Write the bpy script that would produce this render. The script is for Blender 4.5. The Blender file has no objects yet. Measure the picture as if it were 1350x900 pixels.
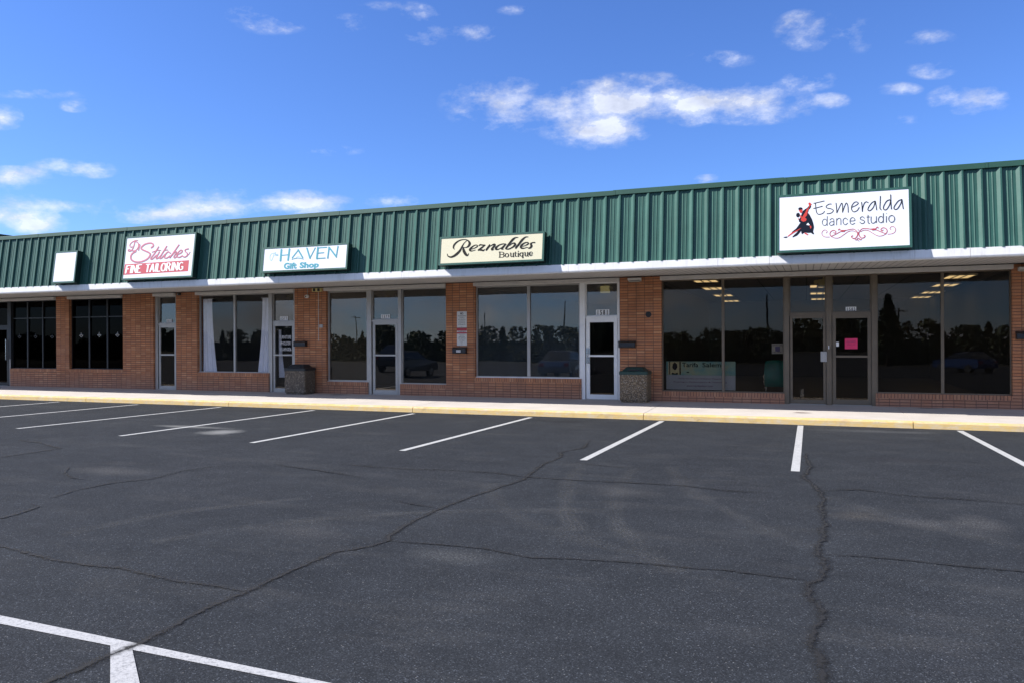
import bpy, bmesh, math, random
from mathutils import Vector, Matrix
from mathutils.geometry import tessellate_polygon
from bpy_extras import object_utils
random.seed(7)
sc = bpy.context.scene
COL = sc.collection
rad = math.radians

# ------------------------------------------------------------------ materials
def new_mat(name):
    m = bpy.data.materials.new(name); m.use_nodes = True
    nt = m.node_tree
    b = nt.nodes.get('Principled BSDF')
    return m, nt, b
def N(nt, typ, **kw):
    n = nt.nodes.new(typ)
    for k, v in kw.items():
        if hasattr(n, k) and k not in n.inputs: setattr(n, k, v)
        else: n.inputs[k].default_value = v
    return n
def link(nt, a, b): nt.links.new(a, b)
def math_(nt, op, a, b=None, clamp=False):
    n = nt.nodes.new('ShaderNodeMath'); n.operation = op; n.use_clamp = clamp
    for i, v in enumerate((a, b)):
        if v is None: continue
        if isinstance(v, (int, float)): n.inputs[i].default_value = v
        else: link(nt, v, n.inputs[i])
    return n.outputs[0]
def ramp(nt, fac, stops, interp='LINEAR'):
    n = nt.nodes.new('ShaderNodeValToRGB'); n.color_ramp.interpolation = interp
    e = n.color_ramp.elements
    while len(e) < len(stops): e.new(0.5)
    for i, (p, c) in enumerate(stops):
        e[i].position = p
        e[i].color = (c, c, c, 1) if isinstance(c, (int, float)) else (*c, 1)
    link(nt, fac, n.inputs[0]); return n.outputs[0]
def mix(nt, fac, a, b, mode='MIX'):
    n = nt.nodes.new('ShaderNodeMix'); n.data_type = 'RGBA'; n.blend_type = mode
    for i, v in ((0, fac), (6, a), (7, b)):
        if isinstance(v, (int, float)):
            n.inputs[i].default_value = v if i == 0 else (v, v, v, 1)
        elif isinstance(v, tuple): n.inputs[i].default_value = (*v, 1)
        else: link(nt, v, n.inputs[i])
    return n.outputs[2]
def noise(nt, vec, scale, detail=4, rough=.55):
    n = N(nt, 'ShaderNodeTexNoise', Scale=scale, Detail=detail, Roughness=rough)
    if vec is not None: link(nt, vec, n.inputs['Vector'])
    return n.outputs['Fac']
def wpos(nt): return nt.nodes.new('ShaderNodeNewGeometry').outputs['Position']
def bump(nt, b, h, strength=.3, dist=.01):
    n = N(nt, 'ShaderNodeBump', Strength=strength, Distance=dist)
    link(nt, h, n.inputs['Height']); link(nt, n.outputs[0], b.inputs['Normal'])

def plain(name, col, rough=.6, metal=0, var=.12, vs=6.0, spec=.5, bmp=0, grime=0):
    m, nt, b = new_mat(name)
    b.inputs['Roughness'].default_value = rough
    b.inputs['Metallic'].default_value = metal
    b.inputs['Specular IOR Level'].default_value = spec
    p = wpos(nt)
    f = noise(nt, p, vs, 5)
    lo = tuple(c*(1-var) for c in col); hi = tuple(min(1, c*(1+var)) for c in col)
    c = ramp(nt, f, [(.3, lo), (.7, hi)])
    if grime:
        g = ramp(nt, noise(nt, p, vs*3.1, 6, .7), [(.5, 0), (.75, grime)])
        c = mix(nt, g, c, tuple(x*.45 for x in col))
    link(nt, c, b.inputs['Base Color'])
    if bmp: bump(nt, b, noise(nt, p, 90, 3), bmp, .004)
    return m
M = {}
M['white_metal'] = plain('white_enamel_metal', (.84, .835, .81), .35, 0, .03, 3, grime=.16)
M['cream_trim'] = plain('cream_painted_trim', (.60, .575, .53), .5, 0, .06, 2, grime=.25)
M['green'] = plain('green_painted_steel', (.034, .120, .096), .55, 0, .10, .9, .25)
def green_mat():
    m, nt, b = new_mat('weathered_green_steel'); p = wpos(nt)
    st = N(nt, 'ShaderNodeMapping'); st.inputs['Scale'].default_value = (5.5, 5.5, .35); link(nt, p, st.inputs[0])
    streak = ramp(nt, noise(nt, st.outputs[0], 1.6, 6, .7), [(.35, .84), (.68, 1.16)])
    c = ramp(nt, noise(nt, p, .8, 5), [(.3, (.0235, .084, .067)), (.7, (.031, .102, .082))])
    c = mix(nt, 1, c, streak, 'MULTIPLY')
    c = mix(nt, ramp(nt, noise(nt, st.outputs[0], 3.2, 7, .75), [(.60, 0), (.78, .30)]), c, (.10, .14, .12))
    link(nt, c, b.inputs['Base Color']); b.inputs['Roughness'].default_value = .5; b.inputs['Specular IOR Level'].default_value = .3
    bump(nt, b, noise(nt, p, 1.4, 3), .25, .03)
    return m
M['green'] = green_mat()
M['green_cap'] = plain('green_cap_flashing', (.026, .078, .058), .5, 0, .08, 2, .3)
M['green_dark'] = plain('dark_green_steel', (.008, .028, .024), .55, 0, .06, 2, .25)
M['sign_white'] = plain('white_acrylic_sign_face', (.72, .74, .79), .3, 0, .015, 2)
M['sign_cream'] = plain('cream_acrylic_sign_face', (.66, .62, .44), .3, 0, .02, 2)
M['ink_black'] = plain('black_vinyl', (.010, .009, .008), .6, 0, .05, 5, .15)
M['ink_grey'] = plain('grey_vinyl', (.07, .075, .08), .5, 0, .05, 5)
M['ink_navy'] = plain('navy_vinyl', (.006, .010, .020), .6, 0, .05, 5, .15)
M['ink_red'] = plain('red_vinyl', (.55, .04, .025), .5, 0, .05, 5)
M['ink_rose'] = plain('rose_vinyl', (.45, .05, .07), .5, 0, .05, 5)
M['ink_teal'] = plain('turquoise_vinyl', (.03, .27, .34), .5, 0, .05, 5)
M['ink_paleteal'] = plain('pale_turquoise_vinyl', (.30, .55, .62), .5, 0, .05, 5)
M['ink_pink'] = plain('pink_script_vinyl', (.50, .13, .19), .5, 0, .12, 9)
M['ink_shadow'] = plain('grey_drop_shadow_vinyl', (.17, .15, .19), .5, 0, .12, 9)
M['box_red'] = plain('coral_red_vinyl', (.46, .045, .065), .5, 0, .05, 4)
M['ink_white'] = plain('white_vinyl', (.82, .82, .82), .5, 0, .03, 4)
M['alu'] = plain('satin_aluminium', (.42, .405, .38), .42, .35, .06, 4, grime=.15)
M['bronze'] = plain('bronze_anodised_aluminium', (.16, .125, .085), .45, .2, .10, 4)
M['dark_frame'] = plain('dark_anodised_frame', (.022, .023, .025), .4, .3, .1, 4)
M['chrome'] = plain('bright_steel', (.65, .65, .65), .2, 1, .05, 8)
M['black_metal'] = plain('black_enamel', (.012, .012, .014), .4, 0, .2, 8)
M['bin_lid'] = plain('dark_green_plastic', (.012, .045, .038), .45, 0, .12, 8, bmp=.1)
M['bin_lid2'] = plain('faded_black_plastic', (.013, .018, .022), .5, 0, .12, 8, bmp=.1)
M['curtain'] = plain('white_sheer_fabric', (.88, .88, .90), .9, 0, .05, 8)
M['paper_pink'] = plain('pink_paper', (.80, .045, .16), .7, 0, .05, 8)
M['paper_white'] = plain('white_paper', (.62, .62, .60), .7, 0, .05, 8)
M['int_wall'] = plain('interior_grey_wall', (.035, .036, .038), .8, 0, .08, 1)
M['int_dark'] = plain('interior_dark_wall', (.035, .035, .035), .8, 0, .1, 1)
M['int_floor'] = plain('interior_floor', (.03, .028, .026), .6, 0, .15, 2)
M['exit_cream'] = plain('cream_plastic', (.72, .62, .26), .5, 0, .03, 6)
M['bulb'] = plain('lamp_glass', (.7, .68, .6), .15, 0, .03, 6)
M['roof'] = plain('grey_roof_membrane', (.25, .25, .24), .8, 0, .1, 1)
M['wood'] = plain('weathered_pole_wood', (.06, .045, .035), .8, 0, .2, 4)
M['green_vinyl'] = plain('glossy_green_vinyl', (.01, .17, .13), .12, 0, .1, 5)
M['rubber'] = plain('black_rubber', (.02, .02, .02), .7, 0, .1, 6)
M['foliage'] = plain('dark_foliage', (.045, .07, .025), .8, 0, .4, .3)
M['car_silver'] = plain('silver_car_paint', (.45, .46, .48), .2, .5, .02, 1)
M['car_blue'] = plain('blue_car_paint', (.03, .07, .20), .2, .3, .02, 1)
M['car_grey'] = plain('dark_grey_car_paint', (.08, .085, .09), .2, .3, .02, 1)
M['tan_wall'] = plain('tan_stucco', (.35, .30, .24), .8, 0, .1, 1)
M['shingle'] = plain('pale_metal_roofing', (.42, .42, .42), .5, 0, .1, 1)
M['warm_tube'] = None

def fascia_mat():
    m, nt, b = new_mat('stained_white_fascia'); p = wpos(nt)
    st = N(nt, 'ShaderNodeMapping'); st.inputs['Scale'].default_value = (7, 7, .8); link(nt, p, st.inputs[0])
    c = ramp(nt, noise(nt, p, 1.2, 4), [(.3, (.80, .79, .77)), (.7, (.86, .85, .83))])
    c = mix(nt, ramp(nt, noise(nt, st.outputs[0], 1.5, 7, .75), [(.52, 0), (.74, .38)]), c, (.42, .38, .32))
    link(nt, c, b.inputs['Base Color']); b.inputs['Roughness'].default_value = .4
    bump(nt, b, noise(nt, p, 1.7, 3), .3, .03)
    return m
M['fascia'] = fascia_mat()
def brick_mat(name, vertical=False):
    """stack-bonded long flat bricks with dark joints; X along the wall, Z up"""
    m, nt, b = new_mat(name)
    p = wpos(nt)
    sep = nt.nodes.new('ShaderNodeSeparateXYZ'); link(nt, p, sep.inputs[0])
    xy = math_(nt, 'ADD', sep.outputs['X'], sep.outputs['Y'])
    comb = nt.nodes.new('ShaderNodeCombineXYZ')
    bw, bh = (.218, .070) if not vertical else (.070, .30)
    link(nt, xy, comb.inputs[0]); link(nt, sep.outputs['Z'], comb.inputs[1])
    br = N(nt, 'ShaderNodeTexBrick', Scale=1.0)
    br.offset = 0; br.squash = 1
    br.inputs['Brick Width'].default_value = bw; br.inputs['Row Height'].default_value = bh
    br.inputs['Mortar Size'].default_value = .0068; br.inputs['Mortar Smooth'].default_value = .35
    br.inputs['Bias'].default_value = 0
    br.inputs['Color1'].default_value = (0, 0, 0, 1); br.inputs['Color2'].default_value = (1, 1, 1, 1)
    br.inputs['Mortar'].default_value = (.5, .5, .5, 1)
    wob = N(nt, 'ShaderNodeTexNoise', Scale=5.0, Detail=3.0)
    link(nt, p, wob.inputs['Vector'])
    va = nt.nodes.new('ShaderNodeVectorMath'); va.operation = 'SCALE'; va.inputs['Scale'].default_value = .010
    link(nt, wob.outputs['Color'], va.inputs[0])
    vb = nt.nodes.new('ShaderNodeVectorMath'); link(nt, comb.outputs[0], vb.inputs[0]); link(nt, va.outputs[0], vb.inputs[1])
    link(nt, vb.outputs[0], br.inputs['Vector'])
    c = ramp(nt, br.outputs['Color'], [(0, (.42, .158, .068)), (.4, (.53, .215, .092)), (.75, (.47, .196, .094)), (1, (.61, .290, .138))])
    big = ramp(nt, noise(nt, p, 1.3, 4), [(.3, .80), (.7, 1.12)])
    c = mix(nt, 1, c, big, 'MULTIPLY')
    fine = ramp(nt, noise(nt, p, 60, 4, .7), [(.3, .82), (.7, 1.12)])
    c = mix(nt, 1, c, fine, 'MULTIPLY')
    # whitish efflorescence and splash dirt on the lowest courses
    low = ramp(nt, math_(nt, 'ADD', sep.outputs['Z'], math_(nt, 'MULTIPLY', noise(nt, p, 2.2, 4), .5)), [(.45, .42), (1.25, 0)])
    c = mix(nt, low, c, (.33, .215, .17))
    mort = mix(nt, noise(nt, p, 9, 3), (.07, .040, .028), (.17, .10, .07))
    st = N(nt, 'ShaderNodeMapping'); st.inputs['Scale'].default_value = (3, 3, .5); link(nt, p, st.inputs[0])
    c = mix(nt, ramp(nt, noise(nt, st.outputs[0], 1.3, 6, .7), [(.56, 0), (.72, .45)]), c, (.20, .10, .06))
    c = mix(nt, br.outputs['Fac'], c, mort)
    link(nt, c, b.inputs['Base Color']); b.inputs['Roughness'].default_value = .75
    h = math_(nt, 'SUBTRACT', math_(nt, 'MULTIPLY', noise(nt, p, 45, 4, .7), .35), br.outputs['Fac'])
    bump(nt, b, h, 1.0, .012)
    return m
M['brick'] = brick_mat('orange_stack_bond_brick')
M['brick_v'] = brick_mat('orange_rowlock_brick', True)

def soffit_mat():
    m, nt, b = new_mat('ribbed_vinyl_soffit')
    p = wpos(nt); sep = nt.nodes.new('ShaderNodeSeparateXYZ'); link(nt, p, sep.inputs[0])
    fr = math_(nt, 'FRACT', math_(nt, 'MULTIPLY', sep.outputs['X'], 1/.155))
    g = ramp(nt, fr, [(0, .25), (.10, 1), (.9, 1), (1, .25)])
    c = mix(nt, 1, ramp(nt, noise(nt, p, 3, 4), [(.3, (.50, .48, .45)), (.7, (.58, .56, .53))]), g, 'MULTIPLY')
    link(nt, c, b.inputs['Base Color']); b.inputs['Roughness'].default_value = .6
    bump(nt, b, g, .6, .01)
    return m
M['soffit'] = soffit_mat()

def ceiling_mat():
    m, nt, b = new_mat('suspended_ceiling_tiles')
    p = wpos(nt); sep = nt.nodes.new('ShaderNodeSeparateXYZ'); link(nt, p, sep.inputs[0])
    fx = math_(nt, 'FRACT', math_(nt, 'MULTIPLY', sep.outputs['X'], 1/1.25))
    fy = math_(nt, 'FRACT', math_(nt, 'MULTIPLY', sep.outputs['Y'], 1/.62))
    gx = ramp(nt, fx, [(0, 0), (.02, 0), (.03, 1), (1, 1)]); gy = ramp(nt, fy, [(0, 0), (.03, 0), (.05, 1), (1, 1)])
    g = mix(nt, 1, gx, gy, 'MULTIPLY')
    c = mix(nt, g, (.05, .05, .045), (.20, .19, .18))
    link(nt, c, b.inputs['Base Color']); b.inputs['Roughness'].default_value = .85
    return m
M['ceil'] = ceiling_mat()

def glass_mat(name, tint, ior, dust=.0, dustcol=(.3, .3, .3)):
    m, nt, b = new_mat(name)
    nt.nodes.remove(b)
    out = nt.nodes['Material Output']
    tr = N(nt, 'ShaderNodeBsdfTransparent'); tr.inputs[0].default_value = (*tint, 1)
    gl = N(nt, 'ShaderNodeBsdfGlossy'); gl.inputs['Roughness'].default_value = .0
    gl.inputs['Color'].default_value = (1, .93, .86, 1)
    fr = N(nt, 'ShaderNodeFresnel', IOR=ior)
    p = wpos(nt)
    # slight waviness of the panes
    bp = N(nt, 'ShaderNodeBump', Strength=.07, Distance=.02)
    link(nt, noise(nt, p, .9, 2), bp.inputs['Height']); link(nt, bp.outputs[0], gl.inputs['Normal'])
    mx = nt.nodes.new('ShaderNodeMixShader')
    geo = nt.nodes.new('ShaderNodeNewGeometry')      # the inner face of a pane only transmits
    link(nt, math_(nt, 'MULTIPLY', fr.outputs[0], math_(nt, 'SUBTRACT', 1.0, geo.outputs['Backfacing'])), mx.inputs[0]); link(nt, tr.outputs[0], mx.inputs[1]); link(nt, gl.outputs[0], mx.inputs[2])
    last = mx.outputs[0]
    if dust:
        df = N(nt, 'ShaderNodeBsdfDiffuse'); df.inputs[0].default_value = (*dustcol, 1)
        m2 = nt.nodes.new('ShaderNodeMixShader')
        st = N(nt, 'ShaderNodeMapping'); st.inputs['Scale'].default_value = (1.2, 1, .5)
        link(nt, p, st.inputs[0])
        f = ramp(nt, noise(nt, st.outputs[0], 1.6, 6, .65), [(.25, dust*.45), (.8, dust*1.5)])
        link(nt, f, m2.inputs[0]); link(nt, last, m2.inputs[1]); link(nt, df.outputs[0], m2.inputs[2])
        last = m2.outputs[0]
    link(nt, last, out.inputs['Surface'])
    return m
M['glass'] = glass_mat('shop_window_glass', (.45, .46, .47), 1.88, .02, (.30, .32, .32))
M['glass_dusty'] = glass_mat('dusty_shop_window_glass', (.45, .47, .48), 1.92, .07, (.24, .30, .34))
M['glass_brown'] = glass_mat('brown_dusty_window_glass', (.45, .43, .40), 1.9, .085, (.30, .26, .18))
M['glass_clear'] = glass_mat('clear_window_glass', (.90, .91, .93), 1.5, .015)
M['glass_bronze'] = glass_mat('bronze_tinted_glass', (.72, .70, .67), 1.47, .006)
M['glass_film'] = glass_mat('black_filmed_glass', (.02, .02, .025), 1.09, .001)
M['glass_car'] = plain('car_glass', (.01, .012, .014), .05)

def emit_mat(name, col, s):
    m, nt, b = new_mat(name)
    b.inputs['Base Color'].default_value = (*col, 1)
    b.inputs['Emission Color'].default_value = (*col, 1); b.inputs['Emission Strength'].default_value = s
    return m
M['warm_tube'] = emit_mat('lit_troffer_diffuser', (1, .74, .36), .8)
M['exit_lit'] = emit_mat('lit_exit_face', (.9, .74, .30), .35)

def blob_mask(nt, p, cx, cy, rx, ry, nz, soft=.5):
    s = N(nt, 'ShaderNodeMapping'); s.vector_type = 'POINT'
    s.inputs['Location'].default_value = (-cx/rx, -cy/ry, 0); s.inputs['Scale'].default_value = (1/rx, 1/ry, 0)
    link(nt, p, s.inputs[0])
    ln = nt.nodes.new('ShaderNodeVectorMath'); ln.operation = 'LENGTH'; link(nt, s.outputs[0], ln.inputs[0])
    v = math_(nt, 'ADD', ln.outputs['Value'], math_(nt, 'MULTIPLY', math_(nt, 'SUBTRACT', nz, .5), 1.6))
    return math_(nt, 'MULTIPLY', math_(nt, 'SUBTRACT', 1.0, v), 1/soft, True)

def asphalt_mat():
    m, nt, b = new_mat('weathered_asphalt')
    p = wpos(nt)
    big = noise(nt, p, .35, 5, .6)
    mid = noise(nt, p, 2.2, 5, .6)
    c = ramp(nt, big, [(.3, (.0240, .0268, .0312)), (.7, (.0312, .0343, .0390))])
    c = mix(nt, 1, c, ramp(nt, mid, [(.3, .87), (.72, 1.14)]), 'MULTIPLY')
    # aggregate: light stones, dark pits
    vo = N(nt, 'ShaderNodeTexVoronoi', Scale=150.0); link(nt, p, vo.inputs['Vector'])
    sepc = nt.nodes.new('ShaderNodeSeparateColor'); link(nt, vo.outputs['Color'], sepc.inputs[0])
    stones = ramp(nt, sepc.outputs[0], [(0, .60), (.5, .88), (.80, 1.15), (.93, 1.6), (.985, 2.3), (1, 4.0)])
    c = mix(nt, 1, c, stones, 'MULTIPLY')
    vo2 = N(nt, 'ShaderNodeTexVoronoi', Scale=70.0); link(nt, p, vo2.inputs['Vector'])
    sc2 = nt.nodes.new('ShaderNodeSeparateColor'); link(nt, vo2.outputs['Color'], sc2.inputs[0])
    near = ramp(nt, vo2.outputs['Distance'], [(.18, 1), (.34, 0)])
    rare = ramp(nt, sc2.outputs[1], [(.965, 0), (.975, 1)])
    pit = ramp(nt, sc2.outputs[1], [(.03, 1), (.045, 0)])
    c = mix(nt, mix(nt, 1, near, rare, 'MULTIPLY'), c, (.17, .17, .165))
    c = mix(nt, mix(nt, 1, near, pit, 'MULTIPLY'), c, (.012, .012, .014))
    # worn pale patches where the aggregate is exposed
    st = N(nt, 'ShaderNodeMapping'); st.inputs['Scale'].default_value = (.55, 1.5, 1); link(nt, p, st.inputs[0])
    worn = ramp(nt, noise(nt, st.outputs[0], 1.1, 7, .68), [(.52, 0), (.72, .32)])
    grain = ramp(nt, noise(nt, p, 55, 3, .7), [(.42, 0), (.62, 1)])
    c = mix(nt, mix(nt, 1, worn, grain, 'MULTIPLY'), c, (.125, .120, .112))
    nz = noise(nt, p, 1.7, 6, .65)
    for cx, cy, rx, ry, k, col in [(-11.9, -4.3, 1.2, .22, .26, (.42, .42, .40)), (-10.55, -4.8, .45, .5, .34, (.46, .46, .44)),  # two palest blobs: sunlight reflected off the shopfront, painted into the colour
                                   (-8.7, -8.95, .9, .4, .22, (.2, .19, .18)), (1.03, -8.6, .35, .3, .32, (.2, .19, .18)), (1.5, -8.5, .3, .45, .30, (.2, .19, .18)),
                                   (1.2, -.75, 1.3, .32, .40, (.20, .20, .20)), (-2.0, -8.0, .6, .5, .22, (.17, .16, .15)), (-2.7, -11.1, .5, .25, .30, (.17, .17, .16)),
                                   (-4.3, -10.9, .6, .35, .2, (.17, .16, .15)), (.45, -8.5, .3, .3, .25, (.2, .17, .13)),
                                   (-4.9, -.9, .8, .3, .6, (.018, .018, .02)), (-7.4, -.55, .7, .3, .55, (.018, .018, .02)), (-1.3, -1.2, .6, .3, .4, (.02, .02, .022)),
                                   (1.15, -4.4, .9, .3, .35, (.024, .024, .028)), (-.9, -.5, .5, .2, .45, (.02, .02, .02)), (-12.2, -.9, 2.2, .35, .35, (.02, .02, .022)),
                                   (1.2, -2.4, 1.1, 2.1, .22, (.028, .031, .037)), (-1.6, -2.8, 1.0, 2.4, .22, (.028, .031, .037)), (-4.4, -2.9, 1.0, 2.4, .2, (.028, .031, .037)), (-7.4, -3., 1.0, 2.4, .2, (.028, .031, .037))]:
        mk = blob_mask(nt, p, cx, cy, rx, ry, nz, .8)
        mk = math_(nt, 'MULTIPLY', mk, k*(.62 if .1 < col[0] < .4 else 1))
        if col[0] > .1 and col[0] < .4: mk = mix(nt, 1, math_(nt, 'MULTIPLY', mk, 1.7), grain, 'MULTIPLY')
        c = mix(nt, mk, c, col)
    link(nt, c, b.inputs['Base Color'])
    b.inputs['Roughness'].default_value = .92; b.inputs['Specular IOR Level'].default_value = .10
    h = math_(nt, 'ADD', math_(nt, 'MULTIPLY', sepc.outputs[0], .5), math_(nt, 'MULTIPLY', noise(nt, p, 35, 4), .8))
    bump(nt, b, h, .75, .006)
    return m
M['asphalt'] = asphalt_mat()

def decal_mat(name, col, kind):
    """thin deposit on the asphalt (crack filler, tyre scuff), fading out at the ribbon's edge by its UV"""
    m, nt, b = new_mat(name)
    out = nt.nodes['Material Output']
    uv = N(nt, 'ShaderNodeUVMap'); sep = nt.nodes.new('ShaderNodeSeparateXYZ'); link(nt, uv.outputs[0], sep.inputs[0])
    p = wpos(nt)
    d = math_(nt, 'ABSOLUTE', math_(nt, 'SUBTRACT', sep.outputs[1], .5))
    if kind == 'crack':
        n1 = math_(nt, 'MULTIPLY', math_(nt, 'SUBTRACT', noise(nt, p, 17, 6, .75), .5), .95)
        a = ramp(nt, math_(nt, 'ADD', d, n1), [(.00, .95), (.07, .85), (.11, .45), (.24, .22), (.36, 0)])
        a = mix(nt, 1, a, ramp(nt, d, [(.38, 1), (.5, 0)]), 'MULTIPLY')
        c = mix(nt, noise(nt, p, 60, 4), col, tuple(x*2.2 for x in col))
    else:
        n1 = ramp(nt, noise(nt, p, 50, 4, .7), [(.42, 0), (.62, 1)])
        stripe = ramp(nt, math_(nt, 'FRACT', math_(nt, 'MULTIPLY', sep.outputs[1], 5.0)), [(.0, .45), (.5, 1), (1, .45)])
        a = mix(nt, 1, mix(nt, 1, ramp(nt, d, [(.12, .30), (.5, 0)]), n1, 'MULTIPLY'), stripe, 'MULTIPLY')
        big = ramp(nt, noise(nt, p, 1.5, 4), [(.35, .3), (.6, 1)])
        a = mix(nt, 1, a, big, 'MULTIPLY')
        c = mix(nt, .5, col, col)
    link(nt, c, b.inputs['Base Color']); b.inputs['Roughness'].default_value = .9
    link(nt, a, b.inputs['Alpha'])
    return m
M['crack'] = decal_mat('dark_crack_grit', (.0045, .0042, .004), 'crack')
M['scuff'] = decal_mat('pale_tyre_dust', (.16, .155, .145), 'scuff')

def paint_mat(name, col, wear=.5, worn_to=(.06, .062, .068)):
    m, nt, b = new_mat(name)
    p = wpos(nt)
    f = ramp(nt, noise(nt, p, 45, 6, .75), [(.50, 0), (.64, wear)])
    f2 = ramp(nt, noise(nt, p, 3.5, 5), [(.3, .35), (.7, 1)])
    c0 = ramp(nt, noise(nt, p, 12, 4), [(.3, tuple(x*.86 for x in col)), (.7, col)])
    chip = ramp(nt, noise(nt, p, 8, 8, .78), [(.60, 0), (.66, wear)])
    c = mix(nt, mix(nt, 1, f, f2, 'MULTIPLY'), c0, worn_to)
    c = mix(nt, chip, c, tuple(x*.9 for x in worn_to))
    wv = N(nt, 'ShaderNodeTexVoronoi', Scale=4.0); wv.feature = 'DISTANCE_TO_EDGE'; link(nt, p, wv.inputs['Vector'])
    link(nt, c, b.inputs['Base Color']); b.inputs['Roughness'].default_value = .8
    bump(nt, b, noise(nt, p, 80, 4), .5, .005)
    return m
M['line'] = paint_mat('worn_white_line_paint', (.40, .40, .40), .85)
M['line_far'] = paint_mat('white_stall_line_paint', (.44, .44, .43), .85)
def kerb_mat():
    m, nt, b = new_mat('faded_yellow_kerb_paint')
    p = wpos(nt)
    st = N(nt, 'ShaderNodeMapping'); st.inputs['Scale'].default_value = (1, 1, 2.5); link(nt, p, st.inputs[0])
    f = ramp(nt, noise(nt, st.outputs[0], 5, 7, .7), [(.42, 0), (.66, .75)])
    c = mix(nt, f, (.60, .42, .155), (.52, .46, .36))
    c = mix(nt, ramp(nt, noise(nt, p, 2.3, 6, .7), [(.52, 0), (.70, .55)]), c, (.40, .27, .13))
    c = mix(nt, ramp(nt, noise(nt, p, 1.1, 7, .75), [(.60, 0), (.70, .6)]), c, (.16, .13, .10))
    link(nt, c, b.inputs['Base Color']); b.inputs['Roughness'].default_value = .85
    bump(nt, b, noise(nt, p, 30, 5), .5, .01)
    return m
M['kerb'] = kerb_mat()
def conc_mat():
    m, nt, b = new_mat('pale_sidewalk_concrete')
    p = wpos(nt)
    c = ramp(nt, noise(nt, p, 1.1, 6, .6), [(.3, (.43, .395, .36)), (.7, (.52, .48, .44))])
    c = mix(nt, ramp(nt, noise(nt, p, 60, 4, .7), [(.5, 0), (.8, .35)]), c, (.3, .27, .24))
    c = mix(nt, ramp(nt, noise(nt, p, 3.3, 6, .7), [(.58, 0), (.75, .35)]), c, (.30, .27, .24))
    nz = noise(nt, p, 2.5, 5)
    for cx, cy, rx, ry in [(2.55, 2.85, .35, .15), (-12.9, 2.7, .5, .2), (-.1, 1.1, .25, .15)]:
        c = mix(nt, math_(nt, 'MULTIPLY', blob_mask(nt, p, cx, cy, rx, ry, nz, .6), .7), c, (.07, .03, .025))
    link(nt, c, b.inputs['Base Color']); b.inputs['Roughness'].default_value = .85
    bump(nt, b, noise(nt, p, 70, 4), .4, .005)
    return m
M['concrete'] = conc_mat()
def pebble_mat(name, a, c2):
    m, nt, b = new_mat(name)
    p = wpos(nt)
    vo = N(nt, 'ShaderNodeTexVoronoi', Scale=52.0); link(nt, p, vo.inputs['Vector'])
    s = nt.nodes.new('ShaderNodeSeparateColor'); link(nt, vo.outputs['Color'], s.inputs[0])
    c = ramp(nt, s.outputs[0], [(0, tuple(x*.4 for x in a)), (.45, a), (.8, c2), (1, (.52, .45, .36))])
    c = mix(nt, ramp(nt, vo.outputs['Distance'], [(.3, 0), (.6, .8)]), c, (.05, .04, .03))
    link(nt, c, b.inputs['Base Color']); b.inputs['Roughness'].default_value = .7
    bump(nt, b, vo.outputs['Distance'], .8, .01); n = [x for x in nt.nodes if x.type == 'BUMP'][0]; n.invert = True
    return m
M['pebble'] = pebble_mat('exposed_aggregate_concrete', (.27, .18, .095), (.42, .31, .18))
M['pebble2'] = pebble_mat('dull_aggregate_concrete', (.17, .13, .09), (.24, .19, .13))
def ground_mat():
    m, nt, b = new_mat('dry_grass_ground'); p = wpos(nt)
    c = ramp(nt, noise(nt, p, .05, 6), [(.3, (.03, .035, .018)), (.7, (.05, .048, .03))])
    link(nt, c, b.inputs['Base Color']); b.inputs['Roughness'].default_value = .95
    return m
M['ground'] = ground_mat()
def banner_mat():
    m, nt, b = new_mat('printed_banner_cloth'); p = wpos(nt)
    c = ramp(nt, noise(nt, p, 3.0, 4), [(.35, (.20, .50, .55)), (.55, (.42, .62, .50)), (.7, (.62, .60, .36))])
    link(nt, c, b.inputs['Base Color']); b.inputs['Roughness'].default_value = .8
    return m
M['banner'] = banner_mat()
M['banner_pale'] = plain('pale_banner_cloth', (.58, .64, .72), .8, 0, .05, 3)
M['banner_buff'] = plain('buff_print', (.70, .64, .36), .8, 0, .12, 8)
M['banner_maroon'] = plain('maroon_print', (.20, .05, .12), .8, 0, .1, 8)
M['violet'] = plain('violet_print', (.22, .20, .42), .8, 0, .1, 8)

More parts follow.
